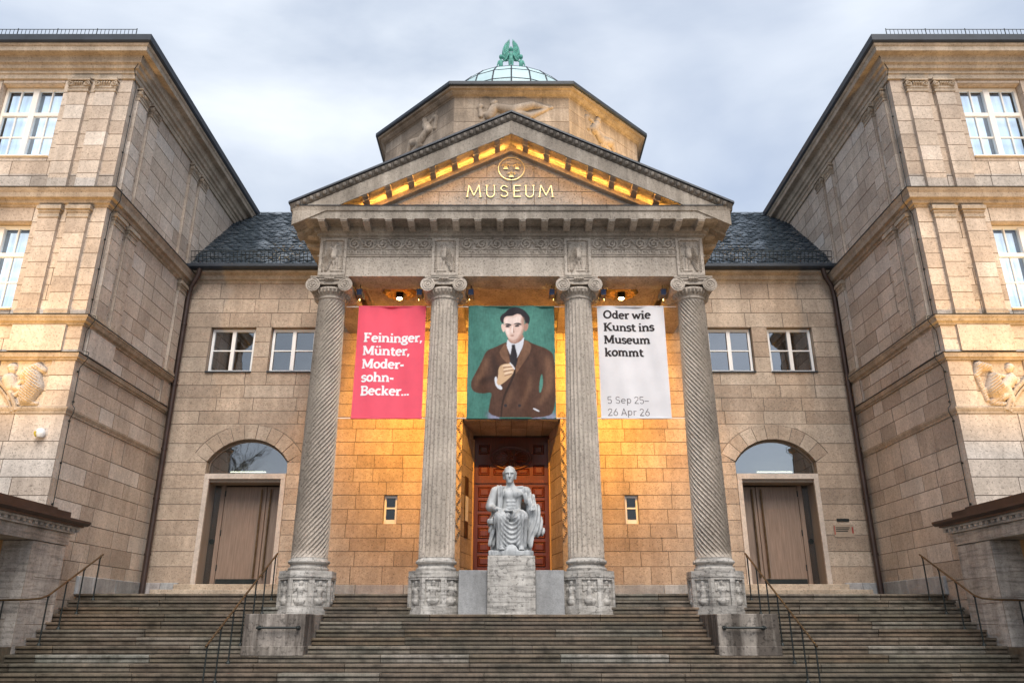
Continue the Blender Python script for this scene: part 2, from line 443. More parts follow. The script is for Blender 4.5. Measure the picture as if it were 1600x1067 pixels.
def relief(name, caps, fr, u0, u1, z0, z1, res, mat, parent, scale=1.0, sm=0.02, tex=None, base=-0.006):
    """carved relief: a height field over capsules (u,z,r, u,z,r)"""
    nu = max(4, int((u1 - u0) / res)); nz = max(4, int((z1 - z0) / res))
    U, Z = np.meshgrid(np.linspace(u0, u1, nu), np.linspace(z0, z1, nz))
    H = np.zeros_like(U)
    for (a, b, r0, c, d, r1) in caps:
        dx, dz = c - a, d - b; L2 = dx * dx + dz * dz + 1e-9
        t = np.clip(((U - a) * dx + (Z - b) * dz) / L2, 0, 1)
        D2 = (U - a - t * dx) ** 2 + (Z - b - t * dz) ** 2; R = r0 + (r1 - r0) * t
        h = np.sqrt(np.maximum(R * R - D2, 0))
        H = np.maximum(H, h)
    if tex is not None: H = H * (1 + tex(U, Z))
    H = H * scale
    idx = -np.ones(H.shape, int); keep = H > 1e-5
    k = keep.copy(); k[1:] |= keep[:-1]; k[:-1] |= keep[1:]; k[:, 1:] |= keep[:, :-1]; k[:, :-1] |= keep[:, 1:]
    v = []; f = []
    for j, i in zip(*np.nonzero(k)):
        idx[j, i] = len(v); v.append(fr(float(U[j, i]), float(Z[j, i]), float(H[j, i]) if H[j, i] > 0 else base))
    for j in range(nz - 1):
        for i in range(nu - 1):
            q = (idx[j, i], idx[j, i + 1], idx[j + 1, i + 1], idx[j + 1, i])
            if min(q) >= 0: f.append(tuple(int(x) for x in q))
    return mesh(name, v, f, mat, parent, True)

# ---- smooth solids for figures: a distance field meshed with surface nets
def capsule(P, a, b, ra, rb):
    a = np.array(a); b = np.array(b); d = b - a; L = d.dot(d) + 1e-9
    t = np.clip(((P[0] - a[0]) * d[0] + (P[1] - a[1]) * d[1] + (P[2] - a[2]) * d[2]) / L, 0, 1)
    return np.sqrt((P[0] - a[0] - t * d[0]) ** 2 + (P[1] - a[1] - t * d[1]) ** 2 + (P[2] - a[2] - t * d[2]) ** 2) - (ra + (rb - ra) * t)
def ellip(P, c, r):
    q = np.sqrt(((P[0] - c[0]) / r[0]) ** 2 + ((P[1] - c[1]) / r[1]) ** 2 + ((P[2] - c[2]) / r[2]) ** 2)
    return (q - 1) * min(r)
def rbox(P, c, h, r):
    q = [np.abs(P[i] - c[i]) - h[i] + r for i in range(3)]
    o = np.sqrt(sum(np.maximum(x, 0) ** 2 for x in q))
    return o + np.minimum(np.maximum(np.maximum(q[0], q[1]), q[2]), 0) - r
def smin(a, b, k):
    h = np.clip(0.5 + 0.5 * (b - a) / k, 0, 1)
    return b + (a - b) * h - k * h * (1 - h)
def smax(a, b, k): return -smin(-a, -b, k)
def surface_nets(F, lo, hi, n, fn_post=None):
    ax = [np.linspace(lo[i], hi[i], n[i]) for i in range(3)]
    P = np.meshgrid(*ax, indexing='ij'); V = F(P); del P
    ins = V < 0
    cs = tuple(s - 1 for s in V.shape)
    acc = np.zeros(cs + (3,)); cnt = np.zeros(cs)
    cor = [(i, j, k) for i in (0, 1) for j in (0, 1) for k in (0, 1)]
    sl = lambda c: tuple(slice(c[a], c[a] + cs[a]) for a in range(3))
    for a in cor:
        for d in range(3):
            if a[d]: continue
            b = list(a); b[d] = 1; va, vb = V[sl(a)], V[sl(b)]
            m = (va < 0) != (vb < 0)
            t = np.where(m, va / np.where(m, va - vb, 1), 0)
            for e in range(3): acc[..., e] += np.where(m, a[e] + (t if e == d else 0), 0)
            cnt += m
    act = cnt > 0; idx = -np.ones(cs, int); idx[act] = np.arange(act.sum())
    ijk = np.argwhere(act); loc = ijk + acc[act] / cnt[act][:, None]
    step = np.array([(hi[i] - lo[i]) / (n[i] - 1) for i in range(3)])
    verts = np.array(lo) + loc * step
    faces = []
    for d in range(3):
        a, b = [(1, 2), (2, 0), (0, 1)][d]
        s0 = [slice(None)] * 3; s1 = [slice(None)] * 3; s0[d] = slice(0, -1); s1[d] = slice(1, None)
        A, B = ins[tuple(s0)], ins[tuple(s1)]
        for (i, j, k) in np.argwhere(A != B):
            c = [i, j, k]
            if c[a] < 1 or c[b] < 1 or c[a] >= cs[a] or c[b] >= cs[b]: continue
            q = []
            for (o1, o2) in ((0, 0), (-1, 0), (-1, -1), (0, -1)):
                e = list(c); e[a] += o1; e[b] += o2; q.append(int(idx[tuple(e)]))
            if not A[i, j, k]: q.reverse()
            if min(q) >= 0: faces.append(tuple(q))
    return verts, faces
# ------------------------------------------------------------------ setting: ground and the great stair
T, YS, TR, RI = 2.4, 18.3, 0.295, 0.15       # terrace level, first step edge, tread, riser
YF, XW, YW = 21.7, 10.0, 16.7                # facade plane, inner faces of the wings, fronts of the wings
g = MB(); g.add([(-1500, -1500, 0), (1500, -1500, 0), (1500, 1500, 0), (-1500, 1500, 0)], [(0, 1, 2, 3)])
tag(g.build('ground', M_ASPH), kind='structure')

stairs = tag(empty('stairs'), kind='structure')
rs = random.Random(11)
b = MB()                                      # solid bed under the slabs
for n in range(16):
    z = T - RI * n - 0.03
    xw = 9.88 if n < 7 else 13.5
    b.box(-xw + 0.03, xw - 0.03, YS - TR * n + 0.09, (YS - TR * (n - 1) + 0.055 if n else YF + 0.1), -0.1, z)
b.build('stair_bed', M_CORE, stairs)
def step_slab(x0, x1, n, deep):
    y = YS - TR * n; z = T - RI * n; jy = rs.uniform(-0.006, 0.006); jz = rs.uniform(-0.004, 0.003)
    pr = [(y + deep, z - 0.16), (y + 0.075, z - 0.16), (y + 0.075, z - 0.132), (y + 0.028, z - 0.128), (y + 0.026, z - 0.078), (y + 0.070, z - 0.074), (y + 0.070, z - 0.054),
          (y + 0.006, z - 0.050), (y, z - 0.042), (y, z - 0.008), (y + 0.008, z), (y + deep, z)]
    m = MB(); m.prism([(p + jy, q + jz) for p, q in pr], lambda p, q, t: (t, p, q), x0 + 0.006, x1 - 0.006)
    m.build('step', M_STEP, stairs)
PLX = [(-5.35, -3.9), (-2.3, -1.1), (1.1, 2.3), (3.9, 5.35)]
for n in range(16):
    xe = 9.88 if n < 7 else 13.5
    if n < 3: spans = [(-xe, -4.55), (-4.55, -1.72), (1.72, 4.55), (4.55, xe)]
    elif n < 8: spans = [(-xe, -5.2), (-4.02, 4.02), (5.2, xe)]
    else: spans = [(-xe, xe)]
    for a, c in spans:
        x = a
        while x < c - 1e-6:
            L = rs.uniform(1.5, 2.7); x2 = c if c - x - L < 0.9 else x + L
            step_slab(x, x2, n, 0.33 if n else 0.5); x = x2
# terrace paving behind the top step
b = MB(); b.box(-9.98, 9.98, YS + 0.5, YF + 1.5, T - 0.2, T - 0.004); b.build('terrace_paving', M_STEP, stairs)

# cheek blocks of the stair, with their grab rails
def cheek(sx, label, rl):
    o = tag(empty('cheek_block'), label, 'stair block', 'cheek blocks of the stair')
    b = MB(sx); b.cbox(4.0, 5.22, 15.93, 17.42, 1.19, 1.36, 0.012); b.build('lower_course', M_SEAM, o)
    b = MB(sx); b.cbox(4.02, 5.215, 15.95, 18.75, 1.362, 1.945, 0.012); b.build('upper_course', M_SEAM, o)
    h = tag(empty('grab_rail'), rl, 'grab rail', 'grab rails on the cheek blocks')
    b = MB(sx); b.tube([(4.10, 15.86, 1.69), (4.94, 15.86, 1.69)], 0.022, 8); b.build('rail', M_IRON, h, True)
    for x in (4.14, 4.90):
        b = MB(sx); b.tube([(x, 15.955, 1.69), (x, 15.85, 1.69)], 0.016, 8); b.tube([(x, 15.952, 1.69), (x, 15.935, 1.69)], 0.042, 10)
        k = 0.036; b.lathe([(0.004, 1.69 - k), (k * .8, 1.69 - k * .6), (k, 1.69), (k * .8, 1.69 + k * .6), (0.004, 1.69 + k)], x, 15.86, 10)
        b.build('bracket', M_IRON, h, True)
cheek(-1, 'stained stone block under the left spiral fluted column', 'dark iron grab rail on the left stair block')
cheek(1, 'stained stone block under the right spiral fluted column', 'dark iron grab rail on the right stair block')

# ------------------------------------------------------------------ entrance hall: facade, doors, windows, roof
hall = tag(empty('entrance_hall'), 'sandstone entrance facade with slate roof between the two museum wings', 'building')
SM = [M_SAND, M_MORT]
FR = Frame((0, YF, 0), (1, 0, 0), (0, -1, 0))
DC, DH, DSP = 7.52, 1.145, 6.10                 # side door centre, half width, spring level
AR, AZ_ = 1.344, 5.40                           # arch radius and its centre level
EXR = 1.79
def hw_door(z):
    if z < DSP: return DH
    if z < 6.33: return DH + (z - DSP) * (0.375 / 0.23)
    return math.sqrt(max(EXR ** 2 - (z - AZ_) ** 2, 1e-6))
zt = AZ_ + EXR
zsF = [2.75, 3.22, 3.62, 4.06, 4.46, 4.90, 5.33, 5.72, 6.08, 6.62, zt, 7.58, 7.98, 8.36, 8.77, 9.24, 9.72, 10.19, 10.66, 11.12, 11.66]
def op(uc, z0, z1, h): return (uc, z0, z1, lambda z, h=h: h)
for sx in (-1, 1):
    wl = empty('wall', hall)
    ops = [(sx * DC, 2.75, zt, hw_door), op(sx * 8.41, 8.77, 10.19, 0.68), op(sx * 6.58, 8.77, 10.19, 0.68)]
    a, c = (-10.0, -5.2) if sx < 0 else (5.2, 10.0)
    ashlar(wl, FR, a, c, zsF, ops, 1.05, 31 + sx, SM)
    # voussoirs
    a0 = math.asin((DSP - AZ_) / AR); k = 9
    for i in range(k):
        t0 = a0 + (PI - 2 * a0) * i / k; t1 = a0 + (PI - 2 * a0) * (i + 1) / k
        P = [(sx * DC + AR * math.cos(t), AZ_ + AR * math.sin(t)) for t in (t0, (t0 + t1) / 2, t1)]
        Q = [(sx * DC + EXR * math.cos(t), AZ_ + EXR * math.sin(t)) for t in (t1, (t0 + t1) / 2, t0)]
        if i == 0: Q[-1] = (sx * DC + 1.52, 6.33)
        if i == k - 1: Q[0] = (sx * DC - 1.52, 6.33)
        stone(wl, FR, P + Q, 0.3, mats=SM, name='voussoir')
    # base plinth of pale marble
    x = 5.3
    for L in (0.75,):
        pass
    for (p, q) in ((8.98, 9.45), (9.45, 9.93), (5.3, 5.75), (5.75, 6.02)):
        m = MB(sx); m.cbox(p + .004, q - .004, YF - 0.07, YF + 0.2, T, 2.80, 0.012); m.build('plinth_stone', M_PLIN, wl)
    m = MB(sx); m.cbox(6.03, 9.4, YF - 0.75, YF + 0.0, T, 2.60, 0.012); m.build('door_step', M_TRIM, hall)
    m = MB(sx); m.cbox(6.06, 8.95, YF - 0.40, YF + 0.45, 2.602, 2.75, 0.012); m.build('door_step', M_TRIM, hall)
    # eaves cornice and gutter
    m = MB(sx); m.sweep([(-0.2, 11.64), (0.02, 11.64), (0.05, 11.70), (0.12, 11.74), (0.16, 11.84), (0.30, 11.90), (0.30, 11.96), (-0.2, 11.96)], [(10.0, YF), (4.6, YF)])
    m.build('eaves_cornice', M_TRIM, hall)
    m = MB(sx); m.sweep([(0.02, 11.965), (0.40, 11.965), (0.47, 12.02), (0.47, 12.11), (0.43, 12.13), (0.02, 12.13)], [(9.95, YF), (4.6, YF)])
    m.build('gutter', M_LEAD, hall)

    # the pair of upper windows
    for wc in (8.41, 6.58):
        wn_ = empty('window', hall)
        y = YF + 0.14; x0, x1, z0, z1 = wc - 0.66, wc + 0.66, 8.79, 10.17
        m = MB(sx)
        m.box(x0, x0 + .075, y, y + .08, z0, z1); m.box(x1 - .075, x1, y, y + .08, z0, z1)
        m.box(x0 + .075, x1 - .075, y, y + .08, z1 - .08, z1); m.box(x0 + .075, x1 - .075, y, y + .08, z0, z0 + .075)
        m.box(wc - .055, wc + .055, y - .01, y + .085, z0 + .075, z1 - .08)
        for s_ in (-1, 1):
            xa, xb = (x0 + .075, wc - .055) if s_ < 0 else (wc + .055, x1 - .075)
            m.box(xa, xb, y + .012, y + .07, 9.47, 9.505)
        m.build('frame', M_WHITE, wn_)
        m = MB(sx); m.box(x0 - .02, x1 + .02, YF - 0.05, y, 8.752, 8.785); m.build('sill', M_LEAD, wn_)
        for s_ in (-1, 1):
            xa, xb = (x0 + .07, wc - .05) if s_ < 0 else (wc + .05, x1 - .07)
            for za, zb in ((z0 + .07, 9.475), (9.50, z1 - .075)):
                m = MB(sx); m.box(xa, xb, y + .045, y + .051, za, zb); m.build('pane', M_DGLASS, wn_)
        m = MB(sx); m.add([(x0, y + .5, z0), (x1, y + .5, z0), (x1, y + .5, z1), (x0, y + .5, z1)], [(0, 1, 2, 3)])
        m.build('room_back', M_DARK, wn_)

    # side door: frame, fanlight, leaves
    dr = empty('side_door', hall)
    yd = YF + 0.62
    m = MB(sx)
    for s_ in (-1, 1):
        xa = DC + s_ * (DH - 0.001); xb = DC + s_ * (DH - 0.13)
        m.box(min(xa, xb), max(xa, xb), YF - 0.025, YF + 0.06, 2.752, 5.60)
    m.box(DC - DH, DC + DH, YF - 0.03, YF + 0.06, 5.602, 5.75)
    m.build('surround', M_FRAME, dr)
    m = MB(sx)
    for s_ in (-1, 1):
        xa = DC + s_ * DH; xb = DC + s_ * (DH - 0.09)
        m.box(min(xa, xb), max(xa, xb), YF + 0.062, yd + 0.1, 2.752, 5.60)
    m.box(DC - DH + .09, DC + DH - .09, YF + 0.062, yd + 0.1, 5.52, 5.60)
    m.build('lining', M_OAKF, dr)
    # fanlight
    ag = [a0 + (PI - 2 * a0) * i / 16 for i in range(17)]
    arc = [(DC + (AR - 0.03) * math.cos(t), AZ_ + (AR - 0.03) * math.sin(t)) for t in ag]
    poly = [(DC + DH - .02, 5.752)] + arc + [(DC - DH + .02, 5.752)]
    m = MB(sx); m.prism(poly, lambda p, q, t: (p, t, q), YF + .20, YF + .212); m.build('fanlight', M_DGLASS, dr)
    m = MB(sx); m.tube([(p, YF + .2, q) for p, q in poly], 0.028, 6, True); m.build('fanlight_frame', M_OAKF, dr)
    m = MB(sx); m.box(DC - 0.15, DC + 0.9, YF + 1.25, YF + 1.30, 6.02, 6.05); m.build('interior_tube', M_TUBE, dr)
    m = MB(sx); m.add([(DC - 1.4, YF + 1.6, 5.7), (DC + 1.4, YF + 1.6, 5.7), (DC + 1.4, YF + 1.6, 7.2), (DC - 1.4, YF + 1.6, 7.2)], [(0, 1, 2, 3)])
    m.add([(DC - 1.4, YF + .3, 5.70), (DC + 1.4, YF + .3, 5.70), (DC + 1.4, YF + 1.6, 5.70), (DC - 1.4, YF + 1.6, 5.70)], [(0, 1, 2, 3)])
    m.build('vestibule', M_ROOM, dr)
    # leaves (outer glazed strip, wide leaf, narrow leaf)
    e = DH - 0.09
    m = MB(sx); m.box(DC + e - 0.20, DC + e, yd + .02, yd + .05, 2.76, 5.52); m.build('side_pane', M_DGLASS, dr)
    lf = MB(sx); lf.cbox(DC + e - 1.52, DC + e - 0.33, yd - .02, yd + .05, 2.76, 5.48, .008); L1 = lf.build('leaf', M_OAK, dr)
    lf = MB(sx); lf.cbox(DC - e + 0.005, DC + e - 1.535, yd - .02, yd + .05, 2.76, 5.48, .008); L2 = lf.build('leaf', M_OAK, dr)
    m = MB(sx); m.box(DC + e - 0.32, DC + e - 0.20, yd - .03, yd + .06, 2.76, 5.52); m.build('mullion', M_OAK, dr)
    for (xq, Lp) in ((DC + e - 1.40, L1), (DC + e - 1.66, L2)):
        m = MB(sx); m.tube([(xq, yd - .09, 2.95), (xq, yd - .09, 5.40)], 0.024, 8)
        for zq in (3.1, 4.2, 5.25): m.tube([(xq, yd - .09, zq), (xq, yd, zq)], 0.012, 6)
        m.build('handle', M_BRONZE, Lp, True)
    for zq in (3.15, 4.1, 5.2):
        m = MB(sx); m.tube([(DC + e - .335, yd - .035, zq), (DC + e - .335, yd - .035, zq + .16)], .016, 6); m.build('hinge', M_IRON, L1)
    m = MB(sx); m.tube([(DC + e - .10, yd + .02, 3.95), (DC + e - .10, yd + .0, 3.95)], .075, 14); m.build('round_sticker', M_IRON, dr)
    m = MB(sx); m.box(DC + e - 1.50, DC + e - 0.35, yd - .028, yd - .021, 2.77, 2.93); m.build('kick_plate', M_IRON, L1)
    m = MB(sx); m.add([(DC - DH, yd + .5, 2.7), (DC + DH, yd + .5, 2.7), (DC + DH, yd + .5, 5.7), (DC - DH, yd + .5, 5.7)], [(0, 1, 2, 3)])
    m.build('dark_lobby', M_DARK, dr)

# wall under the portico
wl = empty('portico_wall', hall)
zsP = [2.75, 3.22, 3.62, 3.98, 4.36, 4.76, 5.15, 5.52, 5.90, 6.28, 6.66, 7.05, 7.40, 7.78, 8.18, 8.58, 8.98, 9.38, 9.78, 10.18, 10.6]
ops = [op(0, 2.75, 7.40, 1.56), op(-3.38, 4.36, 5.15, 0.185), op(3.36, 4.36, 5.15, 0.185)]
ashlar(wl, FR, -5.2, 5.2, zsP, ops, 0.78, 77, SM)
for a, c in ((-5.18, -4.2), (-4.2, -2.9), (-2.9, -1.6), (1.6, 2.7), (2.7, 4.1), (4.1, 5.18)):
    m = MB(); m.cbox(a + .004, c - .004, YF - 0.06, YF + .2, T, 2.75, .012); m.build('plinth_stone', M_PLIN, wl)
for sx in (-1, 1):
    xc = 3.38 if sx < 0 else 3.36
    w1 = empty('narrow_window', hall); y = YF + .10
    m = MB(sx)
    m.box(xc - .18, xc - .125, y, y + .06, 4.37, 5.14); m.box(xc + .125, xc + .18, y, y + .06, 4.37, 5.14)
    m.box(xc - .125, xc + .125, y, y + .06, 5.08, 5.14); m.box(xc - .125, xc + .125, y - .02, y + .06, 4.37, 4.48); m.box(xc - .125, xc + .125, y + .01, y + .05, 4.78, 4.82)
    m.build('frame', M_WHITE, w1)
    for za, zb in ((4.475, 4.785), (4.815, 5.085)):
        m = MB(sx); m.box(xc - .13, xc + .13, y + .03, y + .036, za, zb); m.build('pane', M_BGLASS, w1)
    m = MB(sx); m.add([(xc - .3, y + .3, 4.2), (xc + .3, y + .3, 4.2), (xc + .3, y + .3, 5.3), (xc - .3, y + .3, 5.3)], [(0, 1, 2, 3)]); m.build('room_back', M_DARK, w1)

# entrance niche: splayed reveals of stone, carved border, mahogany door
nic = empty('entrance_niche', hall)
YD = 23.2
for sx in (-1, 1):
    ca = Vector((sx * 1.41, YF, 0)); cb = Vector((sx * 1.13, YD, 0)); u = (cb - ca); Lr = u.length
    nrm = Vector((-sx, 0, 0)); nrm = (nrm - u.normalized() * nrm.dot(u.normalized()))
    fr = Frame(ca, u, nrm)
    ashlar(nic, fr, 0.0, Lr * 0.90, courses(2.4, 7.32, 0.40, 3), (), 0.75, 5 + sx, SM, 0.12)
    m = MB(sx); m.box(1.125, 1.20, YD - 0.15, YD + .02, 2.4, 7.05); m.build('jamb_strip', M_ORN, nic)
fs = lambda x, z, d: Vector((x, YF + z, 7.30 - 0.12 * z / 1.5 - d * 1.0))
for i in range(6):
    xa, xb = -1.38 + 2.76 * i / 6, -1.38 + 2.76 * (i + 1) / 6
    cuts = [0.0, 0.55 + 0.18 * (i % 2), 1.48]
    for j in range(2): stone(nic, fs, [(xa, cuts[j]), (xb, cuts[j]), (xb, cuts[j + 1]), (xa, cuts[j + 1])], 0.12, mats=SM)
bd = MB(); b2 = MB()
rb = random.Random(2)
for sx in (-1, 1):
    bd.box(sx * 1.485 - .075, sx * 1.485 + .075, YF - .03, YF + .2, 2.75, 7.33)
bd.box(-1.56, 1.56, YF - .031, YF + .2, 7.33, 7.52); bd.build('niche_border', M_TRIM, nic)
for sx in (-1, 1):
    z = 3.9
    while z < 7.25:
        for k in range(3):
            a = z + k * .05; x = sx * 1.485 + 0.05 * math.sin(a * 14) ; r = .028 + .012 * rb.random()
            b2.tube([(x - .03, YF - .035, a), (x, YF - .065, a + .03), (x + .02, YF - .03, a + .07)], [r * .5, r, r * .4], 5)
        z += .15
    for k in range(7):
        t = PI * k / 6; b2.tube([(sx * 1.47, YF - .04, 7.38), (sx * 1.47 + .1 * math.cos(t), YF - .10, 7.38 + .16 * math.sin(t))], [.03, .02], 5)
tag(b2.build('carved_border', M_TRIM, nic, True), kind='stuff')
door = empty('main_door', hall)
m = MB(); m.box(-1.13, 1.13, YD + .03, YD + .12, 2.4, 7.15); m.build('door_board', M_MAHO, door)
m = MB(); m.box(-1.12, 1.12, YD - .01, YD + .03, 5.74, 5.84); m.build('transom_rail', M_MAHO, door)
m = MB(); m.box(-.03, .03, YD - .005, YD + .03, 2.4, 5.74); m.build('meeting_stile', M_MAHO, door)
def panel(xa, xb, za, zb):
    fr = Frame((0, YD + .03, 0), (1, 0, 0), (0, -1, 0)); m = MB(); c = .045
    o = [(xa, za), (xb, za), (xb, zb), (xa, zb)]; i1 = inset(o, c * .5); i2 = inset(o, c); i3 = inset(o, c * 1.9)
    v = []
    for P, d in ((o, 0), (i1, .03), (i2, -.004), (i3, .022)): v += [fr(p, q, d) for p, q in P]
    f = [(12, 13, 14, 15)] + [(4 * r + i, 4 * r + (i + 1) % 4, 4 * r + 4 + (i + 1) % 4, 4 * r + 4 + i) for r in range(3) for i in range(4)]
    m.add(v, f); m.build('door_panel', M_MAHO, door)
for i in range(8):
    for (xa, xb) in ((-1.0, -.62), (-.5, -.12), (.12, .5), (.62, 1.0)): panel(xa, xb, 2.52 + .40 * i, 2.52 + .40 * i + .32)
for (xa, xb, za, zb) in ((-1.0, -.66, 5.98, 6.30), (.66, 1.0, 5.98, 6.30), (-1.0, -.66, 6.62, 6.92), (.66, 1.0, 6.62, 6.92), (-.55, -.15, 5.98, 6.2), (.15, .55, 5.98, 6.2)): panel(xa, xb, za, zb)
m = MB()
for k, (rx, rz, r) in enumerate(((.60, .34, .035), (.52, .28, .015))):
    m.tube([(rx * math.cos(t), YD - .0, 6.50 + rz * math.sin(t)) for t in [2 * PI * i / 40 for i in range(40)]], r, 6, True)
for i in range(16):
    t = 2 * PI * i / 16; c_, s_ = math.cos(t), math.sin(t)
    m.tube([(.16 * c_, YD + .01, 6.5 + .09 * s_), (.34 * c_, YD - .01, 6.5 + .19 * s_), (.48 * c_, YD + .015, 6.5 + .26 * s_)], [.015, .045, .02], 5)
m.lathe([(.0, 6.44), (.06, 6.46), (.08, 6.5), (.06, 6.54), (.0, 6.56)], 0, YD, 12)
m.build('oval_ornament', M_MAHO, door, True)

# backing masonry and the slate roofs
m = MB(); m.box(-10, -1.62, YF + 2.6, 25, 0, 11.8); m.box(1.62, 10, YF + 2.6, 25, 0, 11.8); m.box(-1.62, 1.62, YD + .13, 25, 0, 11.8)
m.box(-10, 10, YF + .3, YF + 2.6, 10.62, 11.8); m.box(-5.9, -4.6, YF + .28, YF + 2.6, 0, 10.6); m.box(4.6, 5.9, YF + .28, YF + 2.6, 0, 10.6)
m.box(-3.0, -1.62, YF + .26, YF + 2.6, 0, 10.6); m.box(1.62, 3.0, YF + .26, YF + 2.6, 0, 10.6); m.box(-4.6, -3.0, YF + .45, YF + 2.6, 0, 10.6); m.box(3.0, 4.6, YF + .45, YF + 2.6, 0, 10.6)
m.box(-10, -5.9, YF + 1.9, YF + 2.6, 0, 10.6); m.box(5.9, 10, YF + 1.9, YF + 2.6, 0, 10.6); m.box(-1.6, 1.6, YF + .26, YD + .13, 7.43, 10.6)
m.build('backing', M_CORE, hall)
for sx in (-1, 1):
    m = MB(sx); m.add([(3.0, 21.35, 12.08), (11.5, 21.35, 12.08), (11.5, 25.6, 16.28), (3.0, 25.6, 16.28), (3.0, 30, 16.2), (11.5, 30, 16.2)], [(0, 1, 2, 3), (3, 2, 5, 4)])
    rf = m.build('roof', M_SLATE, hall)
    m = MB(sx); rr = random.Random(8); s2 = math.sqrt(.5)
    ny = 34; ex = 5.98 / ny
    for j in range(ny):
        x = 4.1 + (j % 2) * .13
        while x < 10.3:
            wv = .26; a = j * ex; l = .30; li = rr.uniform(.0, .006); dz = rr.uniform(.024, .05)
            def pt(px, q, d): return (px, 21.33 + q * s2 - d * s2, 12.085 + q * s2 + d * s2)
            P = [(x + .006, .05), (x + .07, 0.0), (x + wv - .07, 0.0), (x + wv - .006, .05), (x + wv - .006, l), (x + .006, l)]
            top = [pt(p, a + q, .012 + dz * (1 - q / l) + li) for p, q in P]; bot = [pt(p, a + q, .004 + (dz - .01) * (1 - q / l)) for p, q in P]
            m.add(top + bot, [(0, 1, 2, 3, 4, 5), (0, 6, 7, 1), (1, 7, 8, 2), (2, 8, 9, 3), (3, 9, 10, 4), (5, 11, 6, 0)])
            x += wv
    tag(m.build('slates', M_SLATE, rf), kind='stuff')
    m = MB(sx); m.tube([(4.2, 25.6, 16.3), (10.2, 25.6, 16.3)], .06, 8); m.build('ridge', M_LEAD, rf, True)
    sg = MB(sx); p0 = (21.46, 12.22); up = (-.12, .34)
    for k in (0, .5, 1): sg.tube([(4.7, p0[0] + up[0] * k, p0[1] + .02 + up[1] * k), (9.98, p0[0] + up[0] * k, p0[1] + .02 + up[1] * k)], .013, 4)
    x = 4.75
    while x < 9.98:
        sg.tube([(x, p0[0], p0[1]), (x, p0[0] + up[0], p0[1] + .02 + up[1])], .011, 4); x += .12
    sg.build('snow_guard', M_IRON, rf)
